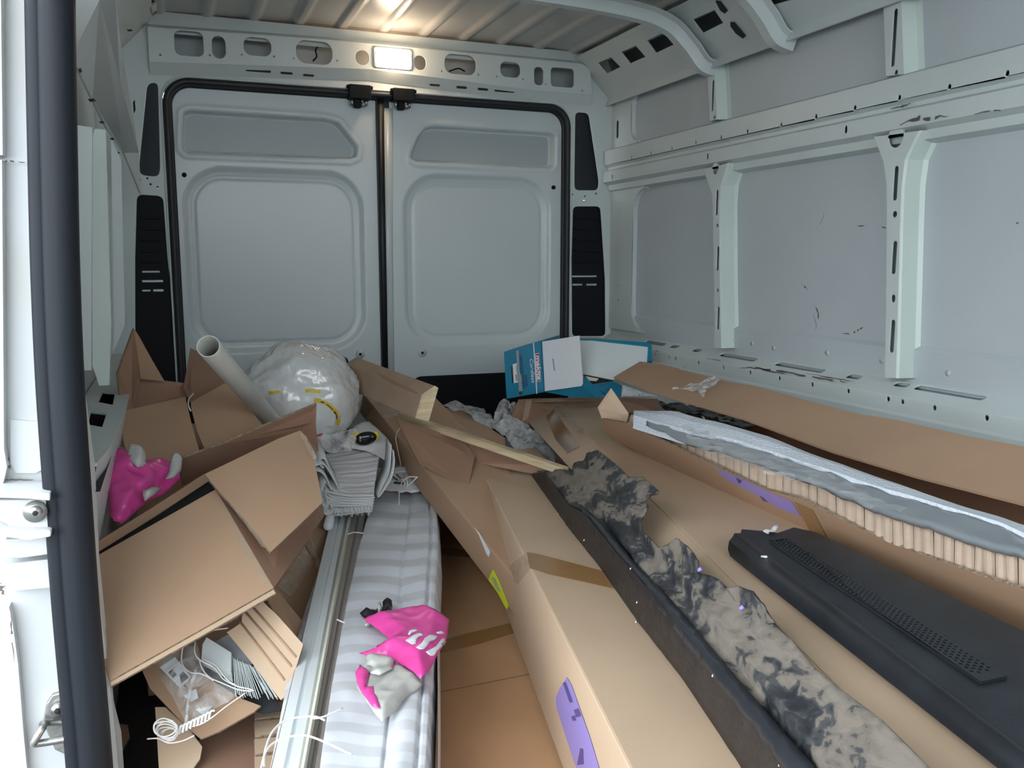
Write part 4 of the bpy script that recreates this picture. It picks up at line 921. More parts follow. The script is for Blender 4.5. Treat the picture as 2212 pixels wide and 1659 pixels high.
jag = [(1229, 1014), (1242, 1001), (1274, 978), (1293, 973), (1311, 987), (1339, 1010), (1361, 1033), (1389, 1030), (1407, 1046), (1423, 1060), (1419, 1067), (1403, 1069), (1393, 1083), (1400, 1092), (1393, 1106),
       (1387, 1129), (1389, 1149), (1403, 1161), (1430, 1188), (1438, 1180), (1462, 1163), (1489, 1184), (1508, 1211), (1510, 1239), (1535, 1243), (1553, 1252), (1572, 1271), (1595, 1266), (1627, 1278), (1654, 1315),
       (1680, 1357), (1712, 1384), (1754, 1437), (1797, 1474), (1839, 1506), (1903, 1553), (1977, 1627), (2008, 1659), (2130, 1780)]
r2 = [(1161, 1018), (1200, 1070), (1240, 1108), (1320, 1193), (1393, 1280), (1526, 1444), (1640, 1586), (1692, 1659), (1775, 1780)]
def mudh(x, y, e):
    y = abs(y)
    return 0.0025*N3(x, y, 16)+0.0020*N3(x, y, 60, 3)+0.0022*N3(x*0.25, y, 80, 5)-0.009*math.exp(-((y-0.022)/0.010)**2)+0.004*math.exp(-((y-0.045)/0.007)**2)
patch('top_face', tp_, [r2[0]]+r2[-1:0:-1][:0]+[(1775, 1780)]+[(2130, 1780)]+jag[:-1][::-1]+[(1215, 1022)]+[(1161, 1018)]*0+[(1166, 1022)] if False else r2[::-1]+jag, 0.008, mudh, 'mud', tT, th=0.003)
brk = Pl(tp_.at(1403, 1161, 0.004), tp_.at(1510, 1239, 0.004), tp_.at(1462, 1163, 0.020))
patch('bracket', brk, [(1430, 1190), (1438, 1180), (1462, 1163), (1489, 1184), (1508, 1211), (1509, 1238), (1480, 1245), (1450, 1222)], 0.006, lambda x, y, e: 0.003*N3(x, y, 60), 'mud', tT, th=0.003)
brk2 = Pl(tp_.at(1572, 1271, 0.004), tp_.at(1680, 1357, 0.004), tp_.at(1627, 1278, 0.016))
patch('bracket', brk2, [(1572, 1271), (1595, 1266), (1627, 1278), (1654, 1315), (1672, 1345), (1640, 1350), (1600, 1320)], 0.006, lambda x, y, e: 0.004*N3(x, y, 60), 'mud', tT, th=0.003)
for (u, v) in ((1522, 1241), (1614, 1325), (1310, 1018), (1285, 1010)):
    c = tp_.at(u, v, 0.012); cl_ = 'purple' if u > 1400 else 'rubber'
    tube('clip', [c, c+Vector((0.002, -0.004, 0.005))], 0.0032, cl_, tT, 8)
ridge = [(1222, 1092), (1256, 1110), (1320, 1193), (1393, 1280), (1526, 1444), (1640, 1586), (1692, 1659), (1775, 1780)]
rid2 = [(1250, 1085), (1300, 1128), (1372, 1215), (1455, 1300), (1590, 1460), (1712, 1600), (1765, 1659), (1850, 1780)]
patch('ridge_strip', tp_, ridge+rid2[::-1], 0.010, lambda x, y, e: 0.006*min(1, e/0.010)+0.0012*N3(x*0.3, y, 70), 'panel_black', tT, th=0.002, lift=0.004)
# small bits of light debris on the trim
for (u, v) in ((1208, 1112), (1265, 1168), (1380, 1303), (1378, 1345), (1545, 1462), (1690, 1655), (1366, 1230)):
    c = (sp_ if u < 1500 and v > 1000 else sp_).at(u, v, 0.004)
    tube('debris', [c, c+Vector((0.003, 0.003, 0.001))], 0.0013, 'cream', tT, 5)
# ---- striped roman blind, the long folded bundle in the middle
bL = [(1058, 810), (1190, 772), (1310, 746), (1480, 716), (1600, 698), (1659, 690), (1760, 676)]
bS = [(1062, 888), (1180, 872), (1330, 862), (1450, 850), (1530, 841), (1659, 826), (1760, 815)]
bR = [(1058, 938), (1110, 944), (1180, 947), (1300, 940), (1480, 930), (1659, 920), (1760, 914)]
def at_v(L, v):
    for (a, b), (c, d) in zip(L, L[1:]):
        if v <= c: return b+(d-b)*(v-a)/(c-a)
    return L[-1][1]
BZ = 0.42
VB = {}
def p_y(b): return b*1.4
def phase(b):
    t = (VB.get(round(b, 5), 1058)-1058)/690; return 690/16*math.log(1+16*t/32)*0.083
def blind(a, b):
    v = 1058+(1745-1058)*(1-(1-b)**1.0)
    # even spacing along the depth instead of along the picture
    y0 = P(860, 1058, Z=BZ).y; y1 = P(860, 1745, Z=BZ).y; y = y0+(y1-y0)*b
    lo_, hi_ = 1040, 1790
    for _ in range(22):
        m = (lo_+hi_)/2
        if P(860, m, Z=BZ).y > y: lo_ = m
        else: hi_ = m
    v = lo_; VB[round(b, 5)] = v; l, s, r = at_v(bL, v), at_v(bS, v), at_v(bR, v)
    if a < 0.08: u = l; dzz = -(0.08-a)/0.08*0.13
    elif a < 0.5: k = (a-0.08)/0.42; u = l+(s-l)*k; dzz = 0.003*math.sin(k*math.pi)**0.5 - 0.001+0.002*math.sin(k*5+p_y(b)*6)
    elif a < 0.92: k = (a-0.5)/0.42; u = s+(r-s)*k; dzz = 0.007*math.sin(k*math.pi)**0.7 - 0.004*(1-min(1, k/0.1)) - 0.009*math.exp(-((k-0.78)/0.04)**2)+0.002*math.sin(k*7+p_y(b)*4)
    else: u = r; dzz = -(a-0.92)/0.08*0.13
    p = P(u, v, Z=BZ)
    p.z += dzz+0.0035*N3(p.x, p.y, 11)+0.0015*N3(p.x, p.y, 40, 2)
    if a < 0.08: p.x -= 0.004*math.sin((0.08-a)*60)
    if a > 0.92: p.x += 0.008*math.sin((a-0.92)/0.08*2.5)+0.003*N3(p.y, p.z, 30)
    return p
yB = P(860, 1058, Z=BZ).y
tb = thing('striped_blind', 'long folded roman blind with white and grey stripes running to the near edge', 'blind', (0.35, 1.6, 0.262))
grid('fabric', blind, 72, 110, 'stripe', tb, True, uvf=lambda a, b: (a, phase(b)+0.006*math.sin(a*9)-0.02*max(0, a-0.5)))
body = [P(808, 1062, Z=.30), P(700, 1640, Z=.30), P(912, 1640, Z=.30), P(936, 1062, Z=.30)]
solid('folded_underside', [p+Vector((0, 0, 0.09)) for p in body], (0, 0, -0.125), 'plain_fabric', tb, 0.01)
grid('inner_fold', lambda a, b: P(938+8*math.sin(b*2)+6*a, 1120+ (1700-1120)*b, Z=0.40-0.12*a), 4, 20, 'plain_fabric', tb, True)
# open end of the bundle: headrail clutter and gathered fabric
ep = Pl(P(830, 1058, Y=2.44), P(930, 1048, Y=2.44), P(870, 1010, Y=2.52))
patch('gathered_end', ep, [(806, 1062), (818, 1040), (842, 1016), (868, 1006), (884, 1020), (905, 1022), (912, 1034), (935, 1052), (900, 1066)], 0.008, lambda x, y, e: 0.010*N3(x*2.2, y, 40)+0.004, 'plain_fabric', tb)
for (u0, v0, u1, v1, r, m_) in ((853, 1028, 876, 1026, .003, 'alu'), (876, 1026, 880, 1056, .003, 'alu'), (871, 1030, 874, 1056, .002, 'alu'), (846, 1036, 858, 1045, .002, 'dark'), (856, 1032, 870, 1046, .0025, 'steel'), (850, 1050, 870, 1052, .003, 'dark')):
    tube('end_bracket', [ep.at(u0, v0, 0.014), ep.at(u1, v1, 0.014)], r, m_, tb, 6)
for (u, v, r) in ((842, 1038, .0075), (836, 1049, .0065), (848, 1029, .004)):
    c = ep.at(u, v, 0.012); tube('end_cap', [c, c+ep.n*0.006], r, 'white', tb, 12)
# ---- white aluminium headrails beside it
def rail_obj(name, lab, far, near, prof, m, ext=0.25, cat='rail', group=None, lift=0):
    a = P(*far); b = P(*near)
tR = thing('blind_headrail', 'long white aluminium headrail with cream edge, left of the striped blind', 'rail', tuple(P(640, 1500, Z=0.36)))
RZ = 0.425
def railpath(u0, v0, u1, v1, z, ext=0.3):
    a = P(u0, v0, Z=z); b = P(u1, v1, Z=z); return [a, b, b+(b-a).normalized()*ext]
w_ = 0.022
tube('rail', railpath(739, 1093, 622, 1659, RZ-0.004), 0, 'alu', tR, prof=[(-w_, -.03), (w_, -.03), (w_, .002), (.006, .003), (.003, -.002), (.000, -.002), (-.002, .002), (-.014, .001), (-.017, -.006), (-w_, -.008)], up=(0, 0, 1), smooth=False)
tube('cream_strip', railpath(759, 1093, 654, 1659, RZ), 0, 'cream', tR, prof=[(-.003, -.03), (.002, -.03), (.002, .004), (-.002, .005)], up=(0, 0, 1), smooth=False)['label'] = 'cream yellow edge strip'
tube('tilt_rod', railpath(722, 1108, 594, 1659, RZ-0.008), 0.006, 'steel', tR, 8)
t2 = thing('taupe_headrail', 'taupe grooved rail tucked between the white headrail and striped blind', 'rail', tuple(P(720, 1400, Z=0.33)))
tube('rail', railpath(779, 1094, 676, 1659, RZ-0.016), 0, 'taupe', t2, prof=[(-.017, -.03), (.020, -.03), (.020, .002), (.004, .003), (.002, -.003), (-.001, -.003), (-.003, .003), (-.017, .002)], up=(0, 0, 1), smooth=False)
tube('tie', catmull([P(750, 1155, Z=RZ), P(765, 1150, Z=RZ+.004), P(786, 1152, Z=RZ)], 4), 0.0015, 'cord', t2, 6)
V = []
le_ = [(713, 1120), (691, 1226), (659, 1318), (631, 1417), (604, 1556), (584, 1659), (560, 1760)]; ri_ = [(722, 1115), (704, 1226), (678, 1318), (652, 1417), (624, 1556), (604, 1659), (582, 1760)]
q = [P(u, v, Z=RZ-0.022) for u, v in le_]; q2 = [P(u, v, Z=RZ-0.006) for u, v in ri_]; q3 = [p+Vector((0.004, 0, -0.08)) for p in q]
n = len(q); ob = mk('rolled_fabric_edge', q3+q+q2, [(i, i+1, n+i+1, n+i) for i in range(n-1)]+[(n+i, n+i+1, 2*n+i+1, 2*n+i) for i in range(n-1)], 'stripe', tR, True, uv=[(0, p.y) for p in q3+q+q2])
# second rail end cap poking out at the left
t3 = thing('blind_rod', 'short white rod end poking out left of the headrail under the folded fabric', 'rod', tuple(P(710, 1145, Z=0.40)))
ro = P(706, 1130, Z=.44); tube('rod', [P(709, 1136, Y=2.18), P(720, 1085, Y=2.40)], 0.0125, 'alu', t3, 14)
c = P(709, 1136, Y=2.18); tube('end_cap', [c, c+(O-c).normalized()*0.003], 0.0118, 'white', t3, 14)
# ---- folded ribbed fabric lying over the rail ends
tf = thing('folded_fabric', 'folded grey ribbed fabric with looped layers on top of the headrails', 'fabric', tuple(P(750, 1100, Y=2.25)))
fpA = [(690, 984), (730, 972), (822, 962), (836, 960)]
def ftop(a, b):
    ul = 688+(700-688)*b; vl = 985+(1060-985)*b; ur = 824+(806-824)*b; vr = 962+(1068-962)*b
    p = P(ul+(ur-ul)*a, vl+(vr-vl)*a+6*math.sin(a*math.pi)*b, Y=2.50-0.26*b)
    drop = max(0, b-0.82)/0.18
    return p+Vector((0, -0.012*drop, 0.003*math.sin(b*60)+0.004*N3(p.x, p.y, 20)))
grid('top_layer', ftop, 30, 60, 'rib_fabric', tf, True, uvf=lambda a, b: (a, b*0.28), th=0.003)
# the looped edge: one continuous ribbon, folded back and forth
def loops(pxs, name, yy, dep, m_='plain_fabric', th=0.0030):
    pts = catmull([P(u, v, Y=yy) for u, v in pxs], 5); V = []; F = []
    for p in pts: V += [p, p+dep]
    for i in range(len(pts)-1): F.append((2*i, 2*i+1, 2*i+3, 2*i+2))
    o = mk(name, V, F, m_, tf, True); thicken(o, th); return o
dep = Vector((0.01, 0.16, 0.02))
rib = []
for k in range(7):
    rib += [(806-k*1, 1070+k*6.0), (760, 1072+k*5.5), (722-k*1.0, 1060+k*7.5), (702-k*1.5, 1042+k*9), (696+k*1, 1050+k*9.5), (716, 1072+k*7.0), (760, 1077+k*5.5), (802-k, 1075+k*5)]
loops(rib, 'folded_layers', 2.235, dep)
loops([(735, 1062), (712, 1020), (700, 1004), (688, 1004), (676, 1010), (668, 1013), (672, 1018), (690, 1018), (704, 1032), (716, 1060)], 'loose_loop', 2.225, dep)
loops([(712, 1012), (704, 996), (696, 990), (690, 996), (692, 1006), (700, 1012)], 'loose_loop', 2.228, dep)
loops([(704, 1040), (694, 1056), (693, 1076), (698, 1092), (704, 1098), (708, 1090), (704, 1070), (706, 1056)], 'loose_loop', 2.22, dep)
loops([(712, 1085), (702, 1098), (700, 1108), (708, 1112), (716, 1106), (718, 1098), (714, 1094)], 'loose_loop', 2.22, dep)
loops([(845, 962), (843, 1000), (838, 1026), (826, 1050), (816, 1070), (820, 1072), (834, 1052), (846, 1030), (852, 1000), (850, 975)], 'side_fold', 2.30, Vector((0.01, 0.10, 0.0)))
# gathered lower ruffle
V = []; F = []
for i in range(61):
    a = i/60; u = 712+(800-712)*a; v = 1098-4*a
    p = P(u, v, Y=2.23); V += [p+Vector((0, 0.006*math.sin(i*1.25), 0)), p+Vector((0, 0.010+0.008*math.sin(i*1.25+1), -0.022-0.006*math.sin(i*0.8)))]
for i in range(60): F.append((2*i, 2*i+1, 2*i+3, 2*i+2))
thicken(mk('ruffle', V, F, 'plain_fabric', tf, True), 0.002)
# grey fabric mound behind and the hand tool on it
mp_ = Pl(P(760, 950, Y=2.52), P(840, 960, Y=2.52), P(790, 915, Y=2.66))
mo = patch('fabric_mound', mp_, [(735, 965), (760, 925), (775, 914), (800, 914), (818, 930), (840, 950), (850, 985), (838, 1000), (800, 975)], 0.012, lambda x, y, e: min(0.02, e*0.8)+0.006*N3(x, y, 22), 'rib_fabric', None)
tag(recenter(mo), 'heap of grey fabric behind the folded ribbed fabric, under the black tool', 'fabric')
def blob(name, c, r, m, parent=None, rot=0.0, seg=24, rings=14, fn=None, axis='Z'):
    V = []; F = []
    R = Matrix.Rotation(rot, 3, axis)
    for i in range(rings+1):
        th_ = math.pi*i/rings
        for j in range(seg):
            ph = 2*math.pi*j/seg; d = Vector((math.sin(th_)*math.cos(ph), math.sin(th_)*math.sin(ph), math.cos(th_)))
            k = fn(d) if fn else 1.0; V.append(c+R@Vector((d.x*r[0]*k, d.y*r[1]*k, d.z*r[2]*k)))
    for i in range(rings):
        for j in range(seg): F.append((i*seg+j, i*seg+(j+1) % seg, (i+1)*seg+(j+1) % seg, (i+1)*seg+j))
    bm = bmesh.new(); vs = [bm.verts.new(v) for v in V]
    for f in F: bm.faces.new([vs[i] for i in f])
    bmesh.ops.remove_doubles(bm, verts=bm.verts, dist=1e-5); bmesh.ops.dissolve_degenerate(bm, edges=bm.edges, dist=1e-6); bmesh.ops.recalc_face_normals(bm, faces=bm.faces)
    me = bpy.data.meshes.new(name); bm.to_mesh(me); bm.free(); me.materials.append(M[m]); me.polygons.foreach_set('use_smooth', [True]*len(me.polygons))
    return link(bpy.data.objects.new(name, me), parent)
tt = thing('hand_tool', 'black oval hand tool with yellow ends lying on the grey fabric', 'tool', tuple(P(790, 965, Y=2.47)))
c = P(790, 947, Y=2.45)
blob('grip', c, (0.033, 0.012, 0.020), 'blackgloss', tt, rot=-0.12, axis='Y')
blob('yellow_end', c+Vector((-0.026, 0.010, 0.001)), (0.017, 0.010, 0.019), 'yel_pl', tt); blob('yellow_end', c+Vector((0.031, 0.010, 0.003)), (0.010, 0.008, 0.014), 'yel_pl', tt)
tube('rivet', [c+Vector((-0.018, -0.0105, -0.004)), c+Vector((-0.018, -0.012, -0.004))], 0.0028, 'steel', tt, 8); tube('rivet', [c+Vector((0.018, -0.010, 0.005)), c+Vector((0.018, -0.012, 0.005))], 0.0024, 'steel', tt, 8)
# ---- pink and grey poly mailer on the blind
bz = hplane(BZ+0.014)
tm = thing('poly_mailer', 'torn pink and grey plastic mailing bag lying on the striped blind', 'plastic bag', tuple(bz.at(880, 1450)))
def crum(A, B, dome=0.0, k=0.0): return lambda x, y, e: min(dome, e*0.9)+A*(0.6-2*abs(N3(x, y, 11, k)))+B*(0.6-2*abs(N3(x, y, 30, k+3)))
# grey inner side first, pink over it
patch('grey_side', bz, [(776, 1450), (790, 1436), (830, 1430), (860, 1440), (905, 1470), (911, 1484), (886, 1498), (862, 1528), (826, 1565), (810, 1548), (790, 1520), (770, 1480)], 0.006, crum(0.006, 0.004, 0.012), 'grey_film', tm)
patch('pink_lining', bz, [(768, 1470), (778, 1450), (800, 1470), (792, 1500), (814, 1500), (822, 1550), (804, 1542), (784, 1515), (772, 1490)], 0.006, crum(0.003, 0.002, 0.006), 'pink', tm, lift=0.012)
patch('grey_fold', bz, [(790, 1440), (820, 1434), (852, 1446), (848, 1470), (820, 1484), (800, 1478), (806, 1462), (792, 1456)], 0.006, crum(0.006, 0.003, 0.006), 'grey_film', tm, lift=0.016)
pk = patch('pink_side', bz, [(784, 1352), (830, 1341), (880, 1332), (922, 1328), (945, 1336), (971, 1354), (966, 1388), (955, 1415), (940, 1440), (926, 1468), (909, 1484), (893, 1470), (862, 1446), (830, 1434), (800, 1434), (776, 1426), (808, 1420),
     (828, 1405), (844, 1396), (820, 1376), (796, 1362)], 0.006, lambda x, y, e: min(0.020, e*0.8)+0.006*(0.5-2*abs(N3(x, y, 7, 7)))+0.002*(0.5-2*abs(N3(x, y, 26))), 'pink', tm, lift=0.012)
lp_ = hplane(BZ+0.056)
def letter(px, nm='white_letter'):
    o = patch(nm, bz, px, 0.005, lambda x, y, e: 0, 'white', tm, th=0.0004)
    # drape on the pink sheet
    me = pk.data; 
    import mathutils
    from mathutils.bvhtree import BVHTree
    bvh = BVHTree.FromPolygons([v.co.copy() for v in me.vertices], [tuple(p.vertices) for p in me.polygons])
    for v in o.data.vertices:
        d = (v.co-O).normalized(); h = bvh.ray_cast(O, d)
        if h[0] is not None: v.co = h[0]-d*0.0012+Vector((0, 0, 0.0006))
    return o
Z2 = lambda L: [(760+x/5.529, 1280+y/5.529) for x, y in L]
letter(Z2([(640, 575), (720, 520), (770, 490), (830, 480), (855, 510), (800, 530), (775, 560), (765, 610), (720, 622), (680, 600)]))
letter(Z2([(670, 500), (690, 455), (750, 432), (790, 445), (770, 460), (720, 480), (690, 510)]))
letter(Z2([(765, 660), (840, 600), (870, 550), (930, 505), (1035, 520), (985, 570), (930, 590), (900, 640), (860, 680), (820, 682)]))
letter(Z2([(885, 710), (960, 670), (1010, 640), (1070, 560), (1100, 545), (1128, 580), (1110, 620), (1060, 660), (1020, 700), (985, 755), (950, 762), (915, 742)]))
letter(Z2([(1010, 478), (1060, 462), (1108, 472), (1100, 492), (1060, 500), (1030, 495)]))
# black and grey film scraps at its top
t = thing('film_scraps', 'crumpled scraps of black and grey film on the striped blind, above the pink bag', 'plastic scrap', tuple(bz.at(815, 1345)))
patch('black_scrap', bz, Z2([(95, 285), (130, 240), (185, 205), (220, 225), (250, 255), (300, 220), (315, 180), (370, 185), (365, 240), (340, 270), (300, 330), (290, 370), (240, 370), (180, 320)]), 0.005, crum(0.006, 0.005, 0.010), 'blackfilm', t)
patch('black_scrap', bz, Z2([(370, 185), (385, 140), (405, 112), (440, 125), (470, 140), (484, 190), (480, 230), (440, 270), (395, 290), (355, 300), (340, 270), (370, 235)]), 0.005, crum(0.006, 0.006, 0.016), 'blackfilm', t, lift=0.006)
patch('grey_scrap', bz, Z2([(105, 300), (150, 310), (220, 350), (240, 375), (200, 400), (160, 410)]), 0.005, crum(0.004, 0.002, 0.004), 'grey_film', t)
patch('grey_scrap', bz, Z2([(310, 210), (340, 190), (360, 230), (345, 270), (355, 310), (440, 290), (490, 290), (480, 320), (400, 350), (300, 370), (310, 300)]), 0.005, crum(0.004, 0.004, 0.010), 'grey_film', t, lift=0.010)
# ---- large open carton at the left
c1 = P(466, 1057, Y=1.74); c2 = P(591, 1270, Y=1.50); c3 = P(207, 1200, Y=1.60)
pI = Pl(c1, c2, c3)
tI = thing('open_carton', 'large open carton tipped over at the left, its flap hanging to the right', 'carton', (0.05, 1.65, 0.35))
ft = pI.pts([(466, 1057), (591, 1270), (430, 1362), (238, 1470), (228, 1440), (205, 1203)])
board('front_wall', ft, 0.005, 'card', tI)
dI = -pI.n*0.30
rw = [c1, c2, P(640, 1250, Y=1.66), P(702, 1112, Y=1.98), P(560, 960, Y=2.10)]
board('side_wall', [c1, c2, P(702, 1112, Y=1.95), P(640, 960, Y=2.12)], 0.005, 'card_red_shaded', tI)
board('bottom_edge', pI.pts([(591, 1270), (596, 1278), (432, 1372), (240, 1478), (238, 1470), (430, 1362)], -0.004), 0.004, 'card_light', tI)
board('back_wall', [P(211, 1170, Y=1.76), P(330, 1096, Y=1.84), P(442, 1024, Y=1.92), P(450, 1040, Y=1.92), P(336, 1116, Y=1.84), P(213, 1192, Y=1.76)], 0.005, 'card', tI)
board('inner_shadow_board', [P(205, 1182, Y=1.80), P(330, 1108, Y=1.88), P(450, 1032, Y=1.96), P(520, 1100, Y=1.96), P(300, 1240, Y=1.8), P(208, 1230, Y=1.74)], 0.004, 'dark', tI, 'dark')  # dark board painted as the shadow inside the tipped carton
pf = Pl(P(442, 1024, Y=1.75), P(652, 927, Y=1.93), P(582, 1192, Y=1.55))
board('flap', pf.pts([(442, 1024), (480, 1006), (600, 948), (648, 930), (662, 944), (680, 1000), (697, 1085), (640, 1140), (584, 1193), (560, 1160), (520, 1112), (470, 1058)]), 0.005, 'card', tI)
pf2 = Pl(P(375, 995, Y=2.05), P(683, 876, Y=2.20), P(640, 940, Y=2.14))
board('back_flap', [P(372, 998, Y=1.96), P(480, 960, Y=1.99), P(590, 912, Y=2.03), P(684, 873, Y=2.07), P(682, 915, Y=2.11), P(688, 975, Y=2.17), P(672, 968, Y=2.16), P(650, 930, Y=2.13), P(560, 968, Y=2.11), P(445, 1026, Y=2.09), P(395, 1050, Y=2.08)], 0.005, 'card_red_shaded', tI)
board('flap_tape', [p+pf.n*0.006 for p in pf.pts([(645, 940), (658, 944), (684, 992), (680, 1000), (672, 992)])], 0.001, 'cleartape', tI, 'cleartape')
decal('tape', pI, [(470, 1068), (484, 1092), (560, 1222), (580, 1262), (570, 1262), (520, 1180)], 'cleartape', tI)
patch('tape_end', pf, [(500, 1098), (516, 1108), (560, 1162), (572, 1184), (566, 1186), (540, 1150)], 0.008, lambda x, y, e: 0.003+0.003*N3(x, y, 50), 'cleartape', tI)
# ---- open carton behind it
tG = thing('open_carton', 'open carton in the rear left corner with two flaps folded towards the camera', 'carton', (0.02, 2.3, 0.45))
pG1 = Pl(P(256, 890, Y=2.22), P(400, 857, Y=2.28), P(432, 979, Y=2.12)); pG2 = Pl(P(412, 876, Y=2.26), P(489, 826, Y=2.34), P(566, 916, Y=2.22))
board('front_flap', pG1.pts([(256, 890), (400, 857), (414, 915), (432, 979), (356, 1000), (284, 1002), (268, 960)]), 0.004, 'card', tG)
board('front_flap', pG2.pts([(412, 876), (414, 868), (489, 826), (540, 885), (568, 920), (500, 955), (445, 977), (425, 930)]), 0.004, 'card', tG)
board('tall_flap', [P(289, 709, Y=2.42), P(298, 722, Y=2.43), P(330, 780, Y=2.46), P(356, 824, Y=2.48), P(304, 818, Y=2.44)], 0.004, 'card', tG)
board('left_flap', [P(289, 709, Y=2.42), P(254, 805, Y=2.30), P(262, 882, Y=2.24), P(288, 888, Y=2.26), P(303, 818, Y=2.44)], 0.004, 'card_red_shaded', tG)
board('back_wall', [P(303, 816, Y=2.50), P(356, 822, Y=2.52), P(402, 828, Y=2.54), P(404, 862, Y=2.5), P(282, 892, Y=2.44)], 0.004, 'card_red_shaded', tG)
board('right_flap', [P(411, 752, Y=2.62), P(440, 763, Y=2.58), P(490, 828, Y=2.45), P(412, 872, Y=2.42), P(396, 838, Y=2.50)], 0.004, 'card_red_shaded', tG)
tube('cord', catmull([P(418, 850, Y=2.27), P(408, 862, Y=2.24), P(407, 876, Y=2.21), P(412, 888, Y=2.2)], 5), 0.0018, 'cord', tG, 6)
box('body', (XL+0.04, 2.26, 0.02), (0.22, 2.60, 0.66), 'card', tG)
# ---- pvc pipe
tp = thing('pvc_pipe', 'white plastic pipe sticking up out of the rear left cartons', 'pipe', tuple(P(585, 905, Y=2.55)))
pa_ = P(450, 748, Y=1.80); pb_ = P(590, 912, Y=2.42); ax = (pb_-pa_).normalized()
R0, R1 = 0.0232, 0.0205
V = []; F = []; sg = 28; U_ = ax.cross(Vector((0, 0, 1))).normalized(); W_ = U_.cross(ax)
ringz = [(pa_, R1), (pa_-ax*0.002, (R0+R1)/2), (pa_, R0), (pa_.lerp(pb_, .5), R0), (pb_, R0)]
ringz = [(pa_+ax*0.25, R1-0.001)]+ringz
for c, r in ringz:
    for j in range(sg): V.append(c+U_*r*math.cos(2*math.pi*j/sg)+W_*r*math.sin(2*math.pi*j/sg))
for i in range(len(ringz)-1):
    for j in range(sg): F.append((i*sg+j, i*sg+(j+1) % sg, (i+1)*sg+(j+1) % sg, (i+1)*sg+j))
F.append(tuple(range(sg)))
mk('tube', V, F, 'pvc', tp, True)
for k, (u, v) in enumerate(((486, 758), (492, 766), (498, 776), (503, 790), (508, 800))):
    c = P(u-2, v+4, Y=1.92+0.02*k); tube('torn_label', [c, c+Vector((0.008, -0.004, 0.006-0.004*(k % 3)))], 0.0022, 'teal' if k == 4 else 'cream', tp, 5)
# ---- large translucent bag
bc = P(652, 858, Y=2.62)
def bagf(d):
    k = 1+0.10*noise.noise(d*1.7)+0.05*(0.4-abs(noise.noise(d*3.2)))+0.05*(0.4-abs(noise.noise(d*7)))+0.012*noise.noise(d*20)
    if d.z > 0: k += 0.22*max(0, d.z-0.5)*max(0, 1-abs(d.x+0.35)*1.6)
    return k
tB2 = thing('plastic_bag', 'large translucent white plastic bag with yellow printed bands behind the cartons', 'plastic bag', (bc.x, bc.y, bc.z-0.17))
bg = blob('bag', bc, (0.178, 0.13, 0.155), 'bagfilm', tB2, seg=110, rings=80, fn=bagf)
from mathutils.bvhtree import BVHTree
def drape(o, target, off=0.0015):
    me = target.data; bvh = BVHTree.FromPolygons([v.co.copy() for v in me.vertices], [tuple(p.vertices) for p in me.polygons])
    for v in o.data.vertices:
        d = (v.co-O).normalized(); h = bvh.ray_cast(O, d)
        if h[0] is not None: v.co = h[0]-d*off
    return o
bagp = Pl(bc+Vector((0, -0.13, 0)), bc+Vector((1, -0.13, 0)), bc+Vector((0, -0.13, 1)))
def band(px, m_, wd, nm, parent):
    c_ = catmull([Vector((u, v, 0)) for u, v in px], 6); V = []; F = []
    for i, p in enumerate(c_):
        a = c_[max(0, i-1)]; b = c_[min(len(c_)-1, i+1)]; t_ = (b-a).normalized(); s = Vector((-t_.y, t_.x, 0))*wd
        V += [bagp.at(p.x+s.x, p.y+s.y), bagp.at(p.x-s.x, p.y-s.y)]
    for i in range(len(c_)-1): F.append((2*i, 2*i+1, 2*i+3, 2*i+2))
    return drape(mk(nm, V, F, m_, parent), bg, 0.0015 if m_ != 'ink' else 0.003)
y1 = band([(678, 864), (695, 867), (712, 877), (725, 890), (731, 905), (728, 918)], 'yellow_print', 4.6, 'yellow_band', tB2)
band([(693, 868), (700, 870)], 'ink', 1.6, 'print', y1); band([(705, 873), (714, 880), (720, 886)], 'ink', 1.0, 'print', y1); band([(722, 888), (727, 897), (728, 906)], 'ink', 1.2, 'print', y1)
band([(660, 844), (676, 844), (693, 847)], 'yellow_print', 4.0, 'yellow_band', tB2); band([(580, 849), (592, 848), (606, 846)], 'yellow_print', 3.6, 'yellow_band', tB2)
# thin neck of film with red print, lower right of the bag
nk = patch('bag_tail', Pl(P(690, 950, Y=2.42), P(760, 940, Y=2.45), P(700, 975, Y=2.38)), [(684, 940), (720, 935), (770, 925), (770, 950), (760, 975), (710, 978), (690, 970)], 0.010, lambda x, y, e: min(.008, e)+0.006*N3(x, y, 30), 'clearw', tB2)
decal('red_print', Pl(P(690, 950, Y=2.41), P(760, 940, Y=2.44), P(700, 975, Y=2.37)), [(682, 946), (696, 942), (692, 948), (684, 950)], 'red', tB2, lift=0.012)
# ---- pink mailer between the wall and the cartons
pp = Pl(P(240, 1000, Y=1.90), P(390, 1010, Y=1.96), P(262, 1130, Y=1.78))
tP = thing('poly_mailer', 'crumpled pink and grey plastic mailer stuffed between the left wall and cartons', 'plastic bag', tuple(P(300, 1120, Y=1.85)))
patch('pink_side', pp, [(236, 982), (263, 966), (276, 978), (298, 996), (317, 991), (344, 995), (368, 1005), (395, 1034), (360, 1061), (317, 1085), (290, 1110), (262, 1135), (242, 1130), (232, 1080), (230, 1030)], 0.008,
      lambda x, y, e: min(0.03, e)+0.016*(0.5-2*abs(N3(x, y, 12, 4)))+0.008*(0.5-2*abs(N3(x, y, 30))), 'pink', tP)
patch('grey_side', pp, [(260, 990), (285, 985), (298, 1005), (302, 1030), (280, 1036), (264, 1018)], 0.006, crum(0.008, 0.005, 0.012), 'grey_film', tP, lift=0.036)
